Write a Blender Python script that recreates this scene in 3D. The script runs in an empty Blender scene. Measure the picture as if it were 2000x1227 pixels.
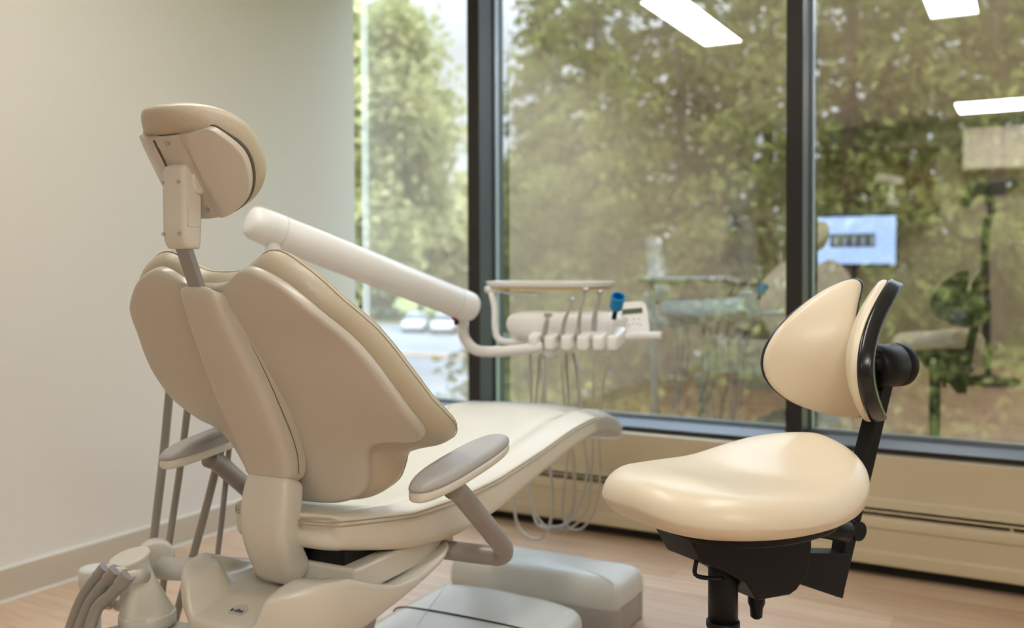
import bpy, bmesh, math, random
import numpy as np
from mathutils import Vector, Matrix
PI = math.pi
SC = bpy.context.scene
COL = SC.collection

# ------------------------------------------------------------------ camera
EYE = 1.08; FPX = 1862.48; YAW = 0.519; PITCH = 0.0209; ROLL = -0.0036; SHIFT = -55.913
cf = np.array([-math.sin(YAW)*math.cos(PITCH), math.cos(YAW)*math.cos(PITCH), -math.sin(PITCH)])
cr = np.array([math.cos(YAW), math.sin(YAW), 0.0]); cu = np.cross(cr, cf)
cr, cu = math.cos(ROLL)*cr + math.sin(ROLL)*cu, -math.sin(ROLL)*cr + math.cos(ROLL)*cu
cam_d = bpy.data.cameras.new('camera'); cam = bpy.data.objects.new('camera', cam_d); COL.objects.link(cam)
cam.matrix_world = Matrix(((cr[0], cu[0], -cf[0], 0), (cr[1], cu[1], -cf[1], 0), (cr[2], cu[2], -cf[2], EYE), (0, 0, 0, 1)))
cam_d.sensor_width = 36.0; cam_d.lens = FPX/2000*36; cam_d.shift_y = SHIFT/2000
cam_d.clip_start = 0.02; cam_d.clip_end = 500
cam_d.dof.use_dof = True; cam_d.dof.focus_distance = 1.72; cam_d.dof.aperture_fstop = 2.6
SC.camera = cam

def ray(px, py): return cf + cr*(px-1000)/FPX + cu*(-(py-613.5-SHIFT))/FPX
E0 = np.array([0, 0, EYE])
def Yp(px, py, y):
    d = ray(px, py); return Vector(E0 + d*(y/d[1]))
def Zp(px, py, z):
    d = ray(px, py); return Vector(E0 + d*((z-EYE)/d[2]))
GLASS_Y = 3.69
def Mp(px, py, y):           # point of the real room whose mirror image in the glass is seen at px, py
    p = Yp(px + 32, py, 2*GLASS_Y - y); return Vector((p.x, y, p.z))

# ------------------------------------------------------------------ light and exposure
SC.view_settings.view_transform = 'Standard'; SC.view_settings.look = 'None'
SC.view_settings.exposure = 0.42; SC.view_settings.gamma = 1.0; SC.view_settings.use_curve_mapping = False
w = bpy.data.worlds.new('sky'); SC.world = w; w.use_nodes = True
nt = w.node_tree; nt.nodes.clear()
bg = nt.nodes.new('ShaderNodeBackground'); ow = nt.nodes.new('ShaderNodeOutputWorld')
tc = nt.nodes.new('ShaderNodeTexCoord'); sx = nt.nodes.new('ShaderNodeSeparateXYZ'); rp = nt.nodes.new('ShaderNodeValToRGB')
rp.color_ramp.elements[0].position = 0.0; rp.color_ramp.elements[0].color = (0.93, 0.96, 1.0, 1)
rp.color_ramp.elements[1].position = 0.7; rp.color_ramp.elements[1].color = (0.62, 0.78, 1.0, 1)
nt.links.new(tc.outputs['Generated'], sx.inputs[0]); nt.links.new(sx.outputs['Z'], rp.inputs[0])
nt.links.new(rp.outputs[0], bg.inputs[0]); mr0 = nt.nodes.new('ShaderNodeMapRange'); mr0.inputs['From Min'].default_value = 0.22; mr0.inputs['From Max'].default_value = 0.75
mr0.inputs['To Min'].default_value = 1.25; mr0.inputs['To Max'].default_value = 8.0      # overcast sky, brighter overhead
nt.links.new(sx.outputs['Z'], mr0.inputs['Value']); nt.links.new(mr0.outputs[0], bg.inputs[1])
nt.links.new(bg.outputs[0], ow.inputs[0])
sun_d = bpy.data.lights.new('sun', 'SUN'); sun_d.energy = 3.0; sun_d.angle = 0.25; sun_d.color = (1.0, 0.93, 0.78)
sun = bpy.data.objects.new('sun', sun_d); COL.objects.link(sun)
sun.rotation_euler = (math.radians(48), 0, math.radians(24))   # shines over the building onto the trees
LAMP = 12.5          # ceiling fixture panels
LAMP_COL = (1.0, 0.965, 0.895)
try:
    SC.cycles.use_denoising = True; SC.cycles.max_bounces = 8; SC.cycles.transparent_max_bounces = 16
    SC.cycles.sample_clamp_indirect = 4.0; SC.cycles.caustics_reflective = False; SC.cycles.caustics_refractive = False
except Exception: pass

# ------------------------------------------------------------------ materials
def mat(name, col, rough=0.5, metal=0.0, spec=0.5, bump=0.0, bscale=60, var=0.0, vscale=3, coat=0.0, trans=0.0, emit=None, estr=0, sheen=0.0, stretch=None):
    m = bpy.data.materials.new(name); m.use_nodes = True
    n = m.node_tree; b = n.nodes['Principled BSDF']
    b.inputs['Base Color'].default_value = (*col, 1); b.inputs['Roughness'].default_value = rough
    b.inputs['Metallic'].default_value = metal; b.inputs['Specular IOR Level'].default_value = spec
    if coat: b.inputs['Coat Weight'].default_value = coat; b.inputs['Coat Roughness'].default_value = 0.15
    if trans: b.inputs['Transmission Weight'].default_value = trans
    if emit: b.inputs['Emission Color'].default_value = (*emit, 1); b.inputs['Emission Strength'].default_value = estr
    t = n.nodes.new('ShaderNodeTexCoord')
    src = t.outputs['Object']
    if stretch:
        mp = n.nodes.new('ShaderNodeMapping'); mp.inputs['Scale'].default_value = stretch
        n.links.new(src, mp.inputs[0]); src = mp.outputs[0]
    if var:
        x = n.nodes.new('ShaderNodeTexNoise'); x.inputs['Scale'].default_value = vscale; x.inputs['Detail'].default_value = 3
        r = n.nodes.new('ShaderNodeValToRGB')
        r.color_ramp.elements[0].position = 0.3; r.color_ramp.elements[1].position = 0.7
        r.color_ramp.elements[0].color = (*[c*(1-var) for c in col], 1); r.color_ramp.elements[1].color = (*[min(1, c*(1+var)) for c in col], 1)
        n.links.new(src, x.inputs['Vector']); n.links.new(x.outputs['Fac'], r.inputs[0]); n.links.new(r.outputs[0], b.inputs['Base Color'])
    if bump:
        x = n.nodes.new('ShaderNodeTexNoise'); x.inputs['Scale'].default_value = bscale; x.inputs['Detail'].default_value = 4
        u = n.nodes.new('ShaderNodeBump'); u.inputs['Strength'].default_value = bump; u.inputs['Distance'].default_value = 0.01
        n.links.new(src, x.inputs['Vector']); n.links.new(x.outputs['Fac'], u.inputs['Height']); n.links.new(u.outputs[0], b.inputs['Normal'])
    return m
M = {}
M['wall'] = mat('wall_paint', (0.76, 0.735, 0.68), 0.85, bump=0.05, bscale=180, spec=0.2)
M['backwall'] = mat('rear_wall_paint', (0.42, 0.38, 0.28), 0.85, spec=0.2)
M['base'] = mat('baseboard_vinyl', (0.56, 0.50, 0.40), 0.5, var=0.03)
M['caulk'] = mat('white_bead', (0.80, 0.80, 0.76), 0.4, var=0.02)
M['ceil'] = mat('ceiling_tile', (0.72, 0.70, 0.64), 0.9, bump=0.1, bscale=90, spec=0.1)
M['blackframe'] = mat('dark_anodised', (0.016, 0.014, 0.012), 0.35, var=0.1)
M['sideframe'] = mat('dark_anodised_sky_tint', (0.026, 0.032, 0.042), 0.42, 0.0, var=0.05)  # mullion sides: blue light from the sky put into the dark frame colour
M['sill'] = mat('blue_grey_sill_metal', (0.09, 0.105, 0.12), 0.45, 0.2, var=0.05)
M['bead'] = mat('aluminium_bead', (0.30, 0.36, 0.40), 0.3, 0.8, var=0.05)
M['convector'] = mat('convector_enamel', (0.56, 0.475, 0.325), 0.45, var=0.02)
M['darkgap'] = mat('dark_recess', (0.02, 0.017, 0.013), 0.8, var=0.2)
M['leather'] = mat('cream_upholstery', (0.74, 0.70, 0.60), 0.42, bump=0.06, bscale=220, var=0.02, coat=0.08)
M['backleather'] = mat('beige_upholstery', (0.535, 0.475, 0.365), 0.42, bump=0.08, bscale=120, var=0.03, coat=0.05)
M['shell'] = mat('warm_grey_plastic', (0.575, 0.535, 0.465), 0.32, var=0.015, coat=0.1)
M['shell2'] = mat('ivory_plastic', (0.71, 0.68, 0.60), 0.28, var=0.015, coat=0.2)
M['grey'] = mat('grey_soft_plastic', (0.40, 0.385, 0.37), 0.45, var=0.03, coat=0.05)
M['armgrey'] = mat('grey_painted_tube', (0.33, 0.305, 0.285), 0.35, 0.1, var=0.03)
M['steel'] = mat('satin_steel', (0.52, 0.50, 0.47), 0.38, 0.4, bump=0.1, bscale=300, var=0.08, stretch=(1, 1, 8))
M['bargrey'] = mat('brushed_grey_bar', (0.30, 0.30, 0.295), 0.45, 0.1, bump=0.08, bscale=300, var=0.06)
M['chrome'] = mat('chrome', (0.55, 0.55, 0.55), 0.18, 0.9, var=0.05)
M['white'] = mat('white_plastic', (0.86, 0.855, 0.84), 0.3, var=0.01, coat=0.25)
M['basewhite'] = mat('pale_grey_plastic', (0.66, 0.67, 0.64), 0.35, var=0.01, coat=0.2)
M['seam'] = mat('dark_seam', (0.10, 0.085, 0.06), 0.8, var=0.1)
M['seamlight'] = mat('thread', (0.46, 0.40, 0.30), 0.8, var=0.1)
M['black'] = mat('black_plastic', (0.007, 0.0072, 0.008), 0.42, spec=0.25, var=0.2)
M['blackgloss'] = mat('black_gloss_plastic', (0.010, 0.0105, 0.012), 0.22, var=0.1)
M['stool'] = mat('peach_cream_leather', (0.78, 0.68, 0.525), 0.36, bump=0.03, bscale=260, var=0.015, coat=0.15)
M['blue'] = mat('blue_plastic', (0.0, 0.25, 0.58), 0.35, var=0.05)
M['red'] = mat('red_label', (0.5, 0.02, 0.02), 0.4, var=0.05)
M['hose'] = mat('grey_hose', (0.46, 0.45, 0.42), 0.4, var=0.03)
M['hosebrown'] = mat('beige_hose', (0.44, 0.39, 0.32), 0.4, var=0.03)
M['tubegrey'] = mat('dull_grey_tube', (0.36, 0.34, 0.30), 0.5, var=0.05)
M['tan'] = mat('tan_mat', (0.62, 0.42, 0.16), 0.5, var=0.05)
M['lcd'] = mat('lcd_glass', (0.10, 0.12, 0.07), 0.2, var=0.05)
M['ink'] = mat('blue_ink', (0.03, 0.09, 0.16), 0.5, var=0.05)
M['wood'] = mat('brown_wood', (0.16, 0.085, 0.035), 0.5, var=0.25, vscale=8, stretch=(1, 8, 8))
M['cabinet'] = mat('beige_laminate', (0.62, 0.57, 0.46), 0.5, var=0.02)
M['teal'] = mat('teal_plastic', (0.02, 0.30, 0.33), 0.4, var=0.1)

# floor planks
m = bpy.data.materials.new('oak_plank_floor'); m.use_nodes = True; M['floor'] = m
n = m.node_tree; b = n.nodes['Principled BSDF']; b.inputs['Roughness'].default_value = 0.38
t = n.nodes.new('ShaderNodeTexCoord'); br = n.nodes.new('ShaderNodeTexBrick')
br.inputs['Scale'].default_value = 1.0; br.inputs['Brick Width'].default_value = 1.15; br.inputs['Row Height'].default_value = 0.115
br.inputs['Mortar Size'].default_value = 0.0008; br.offset = 0.37
br.inputs['Color1'].default_value = (0.0, 0.0, 0.0, 1); br.inputs['Color2'].default_value = (1, 1, 1, 1); br.inputs['Mortar'].default_value = (0.2, 0.2, 0.2, 1)
n.links.new(t.outputs['Object'], br.inputs['Vector'])
r1 = n.nodes.new('ShaderNodeValToRGB'); r1.color_ramp.elements[0].color = (0.58, 0.40, 0.27, 1); r1.color_ramp.elements[1].color = (0.72, 0.54, 0.39, 1)
n.links.new(br.outputs['Color'], r1.inputs[0])
mp = n.nodes.new('ShaderNodeMapping'); mp.inputs['Scale'].default_value = (1.2, 14, 1); n.links.new(t.outputs['Object'], mp.inputs[0])
ns = n.nodes.new('ShaderNodeTexNoise'); ns.inputs['Scale'].default_value = 2.2; ns.inputs['Detail'].default_value = 6; ns.inputs['Roughness'].default_value = 0.65
n.links.new(mp.outputs[0], ns.inputs['Vector'])
r2 = n.nodes.new('ShaderNodeValToRGB'); r2.color_ramp.elements[0].position = 0.3; r2.color_ramp.elements[0].color = (0.78, 0.74, 0.70, 1); r2.color_ramp.elements[1].position = 0.7; r2.color_ramp.elements[1].color = (1.08, 1.08, 1.08, 1)
n.links.new(ns.outputs['Fac'], r2.inputs[0])
mx = n.nodes.new('ShaderNodeMixRGB'); mx.blend_type = 'MULTIPLY'; mx.inputs[0].default_value = 1.0
n.links.new(r1.outputs[0], mx.inputs[1]); n.links.new(r2.outputs[0], mx.inputs[2]); n.links.new(mx.outputs[0], b.inputs['Base Color'])

def mixmat(name, reflect, tint, rough=0.0, bump=0.0, bscale=40):
    m = bpy.data.materials.new(name); m.use_nodes = True; n = m.node_tree; n.nodes.clear()
    o = n.nodes.new('ShaderNodeOutputMaterial'); mi = n.nodes.new('ShaderNodeMixShader')
    tr = n.nodes.new('ShaderNodeBsdfTransparent'); gl = n.nodes.new('ShaderNodeBsdfGlossy'); lw = n.nodes.new('ShaderNodeLayerWeight')
    tr.inputs[0].default_value = (*tint, 1); gl.inputs['Roughness'].default_value = rough; gl.inputs[0].default_value = (1, 1, 1, 1)
    lw.inputs['Blend'].default_value = 0.25
    mr = n.nodes.new('ShaderNodeMapRange'); mr.inputs['To Min'].default_value = reflect; mr.inputs['To Max'].default_value = min(1, reflect+0.6)
    n.links.new(lw.outputs['Fresnel'], mr.inputs['Value']); n.links.new(mr.outputs[0], mi.inputs[0])
    n.links.new(tr.outputs[0], mi.inputs[1]); n.links.new(gl.outputs[0], mi.inputs[2]); n.links.new(mi.outputs[0], o.inputs[0])
    if bump:
        x = n.nodes.new('ShaderNodeTexNoise'); x.inputs['Scale'].default_value = bscale; u = n.nodes.new('ShaderNodeBump')
        u.inputs['Strength'].default_value = bump; u.inputs['Distance'].default_value = 0.01
        n.links.new(x.outputs['Fac'], u.inputs['Height']); n.links.new(u.outputs[0], gl.inputs['Normal'])
    return m
M['glass'] = mixmat('coated_window_glass', 0.48, (0.96, 0.98, 0.965))
M['film'] = mixmat('clear_crinkled_film', 0.10, (0.97, 0.97, 0.96), 0.08, 1.0, 55)

def emitmat(name, col, s):
    m = bpy.data.materials.new(name); m.use_nodes = True; n = m.node_tree; n.nodes.clear()
    o = n.nodes.new('ShaderNodeOutputMaterial'); e = n.nodes.new('ShaderNodeEmission'); e.inputs[0].default_value = (*col, 1); e.inputs[1].default_value = s
    n.links.new(e.outputs[0], o.inputs[0]); return m
M['lamp'] = emitmat('lit_diffuser', LAMP_COL, LAMP)
M['screen'] = emitmat('lit_screen', (0.42, 0.60, 1.0), 1.7)
M['screendark'] = emitmat('screen_film_image', (0.08, 0.10, 0.14), 0.5)
M['screenlight'] = emitmat('screen_tooth_image', (0.35, 0.40, 0.50), 0.9)

# ------------------------------------------------------------------ mesh tools
def link(name, me, mt, parent=None, smooth=True, sub=0, bev=0.0):
    o = bpy.data.objects.new(name, me); COL.objects.link(o)
    if mt is not None: me.materials.append(mt if not isinstance(mt, str) else M[mt])
    if smooth:
        me.polygons.foreach_set('use_smooth', [True]*len(me.polygons))
    if bev:
        b = o.modifiers.new('bevel', 'BEVEL'); b.width = bev; b.segments = 3; b.limit_method = 'ANGLE'; b.angle_limit = 0.6
        wn = o.modifiers.new('wn', 'WEIGHTED_NORMAL')
    if sub:
        s = o.modifiers.new('sub', 'SUBSURF'); s.levels = sub; s.render_levels = sub
    if parent is not None: o.parent = parent
    return o
def mesh(name, vs, fs, mt, parent=None, smooth=True, sub=0, bev=0.0, recalc=True):
    me = bpy.data.meshes.new(name); me.from_pydata([tuple(v) for v in vs], [], fs)
    if recalc:
        bm = bmesh.new(); bm.from_mesh(me); bmesh.ops.recalc_face_normals(bm, faces=bm.faces); bm.to_mesh(me); bm.free()
    return link(name, me, mt, parent, smooth, sub, bev)
def tag(o, label, cat, group=None):
    o['label'] = label; o['category'] = cat
    if group: o['group'] = group
    return o
def thing(name, label, cat, loc=(0, 0, 0), rotz=0.0, group=None):
    o = bpy.data.objects.new(name, None); COL.objects.link(o); o.location = loc; o.rotation_euler = (0, 0, rotz)
    o.empty_display_size = 0.1
    return tag(o, label, cat, group)
def struct(o): o['kind'] = 'structure'; return o

def sstep(x, a, b_):
    t = min(1, max(0, (x-a)/(b_-a))); return t*t*(3-2*t)
class MB:
    def __init__(s): s.v = []; s.f = []
    def add(s, vs, fs):
        k = len(s.v); s.v += [Vector(p) for p in vs]; s.f += [tuple(i+k for i in f) for f in fs]; return s
    def box(s, c, d, R=None):
        R = R or Matrix.Identity(3); c = Vector(c); vs = []
        for z in (-1, 1):
            for x, y in ((-1, -1), (1, -1), (1, 1), (-1, 1)):
                vs.append(c + R @ Vector((x*d[0]/2, y*d[1]/2, z*d[2]/2)))
        return s.add(vs, [(3, 2, 1, 0), (4, 5, 6, 7), (0, 1, 5, 4), (1, 2, 6, 5), (2, 3, 7, 6), (3, 0, 4, 7)])
    def bb(s, a, b):   # box from two corners
        a = Vector(a); b = Vector(b); return s.box((a+b)/2, [abs(b[i]-a[i]) for i in range(3)])
    def prism(s, poly, x0, x1, axis=0):   # polygon extruded along an axis
        n = len(poly); vs = []
        for x in (x0, x1):
            for p in poly:
                vs.append((x, p[0], p[1]) if axis == 0 else ((p[0], x, p[1]) if axis == 1 else (p[0], p[1], x)))
        return s.add(vs, [tuple(range(n))[::-1], tuple(range(n, 2*n))] + [(i, (i+1) % n, n+(i+1) % n, n+i) for i in range(n)])
    def cyl(s, p0, p1, r0, r1=None, n=20, cap=True):
        r1 = r0 if r1 is None else r1; p0 = Vector(p0); p1 = Vector(p1); q = (p1-p0).to_track_quat('Z', 'Y')
        vs = [p + q @ Vector((r*math.cos(2*PI*i/n), r*math.sin(2*PI*i/n), 0)) for p, r in ((p0, r0), (p1, r1)) for i in range(n)]
        fs = [(i, (i+1) % n, n+(i+1) % n, n+i) for i in range(n)]
        if cap: fs += [tuple(range(n))[::-1], tuple(range(n, 2*n))]
        return s.add(vs, fs)
    def lathe(s, p0, axis, prof, n=28):    # prof: list of (radius, height along axis)
        p0 = Vector(p0); q = Vector(axis).to_track_quat('Z', 'Y'); vs = []; fs = []
        for r, h in prof:
            for i in range(n): vs.append(p0 + q @ Vector((r*math.cos(2*PI*i/n), r*math.sin(2*PI*i/n), h)))
        for k in range(len(prof)-1):
            for i in range(n): fs.append((k*n+i, k*n+(i+1) % n, (k+1)*n+(i+1) % n, (k+1)*n+i))
        fs += [tuple(range(n))[::-1], tuple(range((len(prof)-1)*n, len(prof)*n))]
        return s.add(vs, fs)
    def tube(s, pts, r, n=12, k=6, smooth=True, flat=1.0):
        P = spline(pts, k) if smooth else [Vector(p) for p in pts]
        N = len(P); rs = [r]*N if not isinstance(r, (list, tuple)) else [np.interp(i/(N-1), np.linspace(0, 1, len(r)), r) for i in range(N)]
        T = [(P[min(i+1, N-1)]-P[max(i-1, 0)]).normalized() for i in range(N)]
        up = Vector((0, 0, 1)) if abs(T[0].z) < 0.9 else Vector((1, 0, 0))
        vs = []; fs = []; a = T[0].cross(up).normalized()
        for i in range(N):
            a = (a - T[i]*a.dot(T[i])).normalized(); bb = T[i].cross(a)
            for j in range(n):
                th = 2*PI*j/n; vs.append(P[i] + a*rs[i]*math.cos(th) + bb*rs[i]*flat*math.sin(th))
        for i in range(N-1):
            for j in range(n): fs.append((i*n+j, i*n+(j+1) % n, (i+1)*n+(j+1) % n, (i+1)*n+j))
        fs += [tuple(range(n))[::-1], tuple(range((N-1)*n, N*n))]
        return s.add(vs, fs)
    def loft(s, secs):
        n = len(secs[0]); vs = [p for sec in secs for p in sec]; fs = []
        for k in range(len(secs)-1):
            for i in range(n): fs.append((k*n+i, k*n+(i+1) % n, (k+1)*n+(i+1) % n, (k+1)*n+i))
        c0 = sum((Vector(p) for p in secs[0]), Vector())/n; c1 = sum((Vector(p) for p in secs[-1]), Vector())/n
        vs = vs+[c0, c1]; a = len(vs)-2; e = (len(secs)-1)*n
        fs += [(a, (i+1) % n, i) for i in range(n)] + [(a+1, e+i, e+(i+1) % n) for i in range(n)]
        return s.add(vs, fs)
    def build(s, name, mt, parent=None, smooth=False, sub=0, bev=0.0):
        return mesh(name, s.v, s.f, mt, parent, smooth or bev > 0, sub, bev)

def spline(pts, k=8, closed=False):
    P = [Vector(p) for p in pts]; n = len(P); out = []
    rng = range(n) if closed else range(n-1)
    for i in rng:
        p1 = P[i]; p2 = P[(i+1) % n]
        p0 = P[i-1] if (i > 0 or closed) else p1*2-p2
        p3 = P[(i+2) % n] if (i+2 < n or closed) else p2*2-p1
        for j in range(k):
            t = j/k; out.append(0.5*((2*p1)+(-p0+p2)*t+(2*p0-5*p1+4*p2-p3)*t*t+(-p0+3*p1-3*p2+p3)*t**3))
    if not closed: out.append(P[-1])
    return out
def se(a, b, p=2.5, n=32, off=0.0):     # superellipse ring
    r = []
    for i in range(n):
        t = 2*PI*(i+off)/n; c = math.cos(t); q = math.sin(t)
        r.append((a*math.copysign(abs(c)**(2/p), c), b*math.copysign(abs(q)**(2/p), q)))
    return r
def resample(pts, n):
    P = [Vector((p[0], p[1], 0)) for p in spline([(p[0], p[1], 0) for p in pts], 8, True)]
    P.append(P[0]); L = [0]
    for i in range(1, len(P)): L.append(L[-1]+(P[i]-P[i-1]).length)
    out = []
    for s_ in np.linspace(0, L[-1], n, endpoint=False):
        out.append((float(np.interp(s_, L, [p.x for p in P])), float(np.interp(s_, L, [p.y for p in P]))))
    return out
def puff(name, outline, rings, fmap, mt, parent=None, n=72, center=(0, 0), sub=1):
    O = resample(outline, n) if n else outline
    n = len(O); ar = sum(O[i][0]*O[(i+1) % n][1]-O[(i+1) % n][0]*O[i][1] for i in range(n)); sg = 1 if ar > 0 else -1
    nor = []
    for i in range(n):
        a = O[i-1]; c = O[(i+1) % n]; dx, dy = c[0]-a[0], c[1]-a[1]; l = math.hypot(dx, dy) or 1
        nor.append((sg*dy/l, -sg*dx/l))
    cx, cy = center; vs = [fmap(cx, cy, rings[0][2])]; fs = []
    for inset, sc, h in rings:
        for i in range(n):
            x = O[i][0]-nor[i][0]*inset; y = O[i][1]-nor[i][1]*inset
            vs.append(fmap(cx+(x-cx)*sc, cy+(y-cy)*sc, h))
    R = len(rings)
    for i in range(n): fs.append((0, 1+i, 1+(i+1) % n))
    for k in range(R-1):
        for i in range(n): fs.append((1+k*n+i, 1+k*n+(i+1) % n, 1+(k+1)*n+(i+1) % n, 1+(k+1)*n+i))
    vs.append(fmap(cx, cy, rings[-1][2])); e = len(vs)-1; k = 1+(R-1)*n
    for i in range(n): fs.append((e, k+(i+1) % n, k+i))
    return mesh(name, vs, fs, mt, parent, True, sub)
def pillow_rings(t0, t1, r, inner=(0.25, 0.5, 0.72, 0.88), crown0=0.0, crown1=0.0):
    """closed slab from height t0 to t1 with edges rounded by r; crown adds height to the middle"""
    R = []
    for s_ in inner: R.append((r, s_, t0-crown0*(1-s_*s_)))
    for a in (0, 22, 45, 68, 90):
        q = math.radians(a); R.append((r*(1-math.sin(q)), 1, t0+r*(1-math.cos(q))))
    for a in (90, 68, 45, 22, 0):
        q = math.radians(a); R.append((r*(1-math.sin(q)), 1, t1-r*(1-math.cos(q))))
    for s_ in reversed(inner): R.append((r, s_, t1+crown1*(1-s_*s_)))
    return R
def mirror_outline(half):   # half outline from top centre down the right side to bottom centre (x>=0)
    return half + [(-x, y) for x, y in reversed(half) if abs(x) > 1e-6]

# ================================================================== ROOM
XL, XR, YB, ZC = -2.95, 3.3, -4.0, 2.62
floor = struct(MB().bb((XL-0.1, YB-0.1, -0.12), (XR+0.1, 3.62, 0)).build('floor', 'floor'))
ceil = struct(MB().bb((XL-0.1, YB-0.1, ZC), (XR+0.1, 3.80, ZC+0.25)).build('ceiling', 'ceil'))
wl = struct(MB().bb((XL-0.15, YB-0.1, 0), (XL, 3.635, ZC)).build('wall_left', 'wall'))
wr = struct(MB().bb((XR, YB-0.1, 0), (XR+0.15, 3.78, ZC)).build('wall_right', 'wall'))
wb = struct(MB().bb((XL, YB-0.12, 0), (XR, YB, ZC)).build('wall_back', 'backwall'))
wf = struct(MB().bb((XL-0.15, 3.56, -0.1), (XR+0.15, 3.78, 0.415)).build('wall_window', 'wall'))
# baseboard along the left wall
bl = struct(MB().bb((XL, YB, 0.006), (XL+0.012, 3.44, 0.105)).build('baseboard_left', 'base', bev=0.003))
MB().bb((XL, YB, 0.105), (XL+0.010, 3.44, 0.110)).bb((XL, YB, 0.0), (XL+0.016, 3.44, 0.008)).build('white_bead', 'caulk', bl)

# ------------------------------------------------------------------ windows and mullions
MX = [(-2.251, -2.190), (-0.866, -0.806), (0.519, 0.579), (1.904, 1.964)]
for i, (a, b_) in enumerate(MX):
    t_ = struct(MB().bb((a, 3.55, 0.416), (b_, 3.5515, ZC)).build('trim_%d' % (i+1), 'blackframe'))
    MB().bb((a+0.0008, 3.5515, 0.42), (b_-0.0008, 3.76, ZC)).build('mullion_body', 'sideframe', t_)
t_ = struct(MB().bb((XL, 3.548, 0.416), (XR, 3.553, 0.431)).build('trim_5', 'blackframe'))
MB().prism([(3.553, 0.416), (3.76, 0.416), (3.76, 0.448), (3.66, 0.448), (3.63, 0.445), (3.553, 0.431)], XL, XR).build('sill_rail', 'sill', t_)
xs = [XL] + [v for p in MX for v in p] + [XR]
for i in range(5):
    a, b_ = xs[2*i], xs[2*i+1]
    bw = 0.016
    f_ = MB().bb((a, 3.672, 0.446), (b_, 3.702, 0.462)).bb((a, 3.672, ZC-0.02), (b_, 3.702, ZC))
    if i > 0: f_.bb((a, 3.672, 0.462), (a+0.010, 3.702, ZC-0.02))
    f_.bb((b_-0.006, 3.672, 0.462), (b_, 3.702, ZC-0.02))
    f_ = struct(f_.build('window_%d' % (i+1), 'bead'))
    k_ = 0.0095*(b_-a)/2 if i > 0 else 0.0      # the panes sit very slightly turned in their frames
    g = MB().add([(a, GLASS_Y-k_, 0.45), (b_, GLASS_Y+k_, 0.45), (b_, GLASS_Y+k_, ZC), (a, GLASS_Y-k_, ZC)], [(0, 1, 2, 3)]).build('glass_pane', 'glass', f_)

# ------------------------------------------------------------------ convector cover below the windows
cv = thing('convector_cover', 'long beige metal convector cover with dark slots under the black framed windows', 'radiator cover', (0, 3.56, 0))
def pr(poly, name, mt, bev=0.002):
    return MB().prism([(y-3.56, z) for y, z in poly], XL+0.02, XR-0.02).build(name, mt, cv, bev=bev)
pr([(3.555, 0.412), (3.50, 0.412), (3.496, 0.275), (3.488, 0.262), (3.462, 0.252), (3.448, 0.243), (3.462, 0.241), (3.50, 0.26), (3.555, 0.27)], 'upper_panel', 'convector')
pr([(3.452, 0.2325), (3.448, 0.229), (3.452, 0.2255), (3.50, 0.2265), (3.50, 0.2315)], 'slot_rail', 'convector', 0.001)
pr([(3.555, 0.205), (3.46, 0.215), (3.447, 0.210), (3.442, 0.200), (3.442, 0.176), (3.446, 0.172), (3.447, 0.168), (3.447, 0.100), (3.444, 0.094), (3.440, 0.086), (3.440, 0.052), (3.445, 0.047), (3.475, 0.047), (3.555, 0.06)], 'lower_cover', 'convector')
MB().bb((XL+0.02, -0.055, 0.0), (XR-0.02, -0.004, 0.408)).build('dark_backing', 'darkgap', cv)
for x in np.arange(-2.6, 3.0, 0.62): MB().bb((x-0.005, -0.105, 0.214), (x+0.005, -0.06, 0.2265)).build('slot_clip', 'convector', cv)

# ------------------------------------------------------------------ ceiling lights
def lamp(x, y, lx, ly, label):
    t_ = thing('ceiling_light', label, 'ceiling light', (x, y, ZC-0.03), 0, 'ceiling lights')
    MB().bb((-lx/2, -ly/2, 0), (lx/2, -ly/2+0.02, 0.03)).bb((-lx/2, ly/2-0.02, 0), (lx/2, ly/2, 0.03)).bb((-lx/2, -ly/2, 0), (-lx/2+0.02, ly/2, 0.03)).bb((lx/2-0.02, -ly/2, 0), (lx/2, ly/2, 0.03)).build('light_frame', 'white', t_)
    MB().bb((-lx/2+0.02, -ly/2+0.02, 0.008), (lx/2-0.02, ly/2-0.02, 0.026)).build('diffuser', 'lamp', t_)
lamp(-1.94, 1.58, 0.30, 1.30, 'bright rectangular ceiling light mirrored at the top of the middle window pane')
lamp(-0.50, 1.58, 0.30, 1.30, 'bright rectangular ceiling light mirrored at the top edge of the right window pane')
lamp(0.90, -0.7, 0.60, 1.20, 'unseen added fill panel under the ceiling right of the viewpoint')  # added fill panel, out of view, to brighten the back of the chair
lamp(2.3, -0.7, 0.60, 1.20, 'unseen added fill panel under the ceiling nearest the right wall')  # second added fill panel, also out of view

# ================================================================== DENTAL CHAIR
CH = thing('dental_chair', 'cream and beige dental treatment chair seen from behind with headrest raised', 'dental chair', (-1.31, 1.40, 0), math.radians(2.0))
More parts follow.
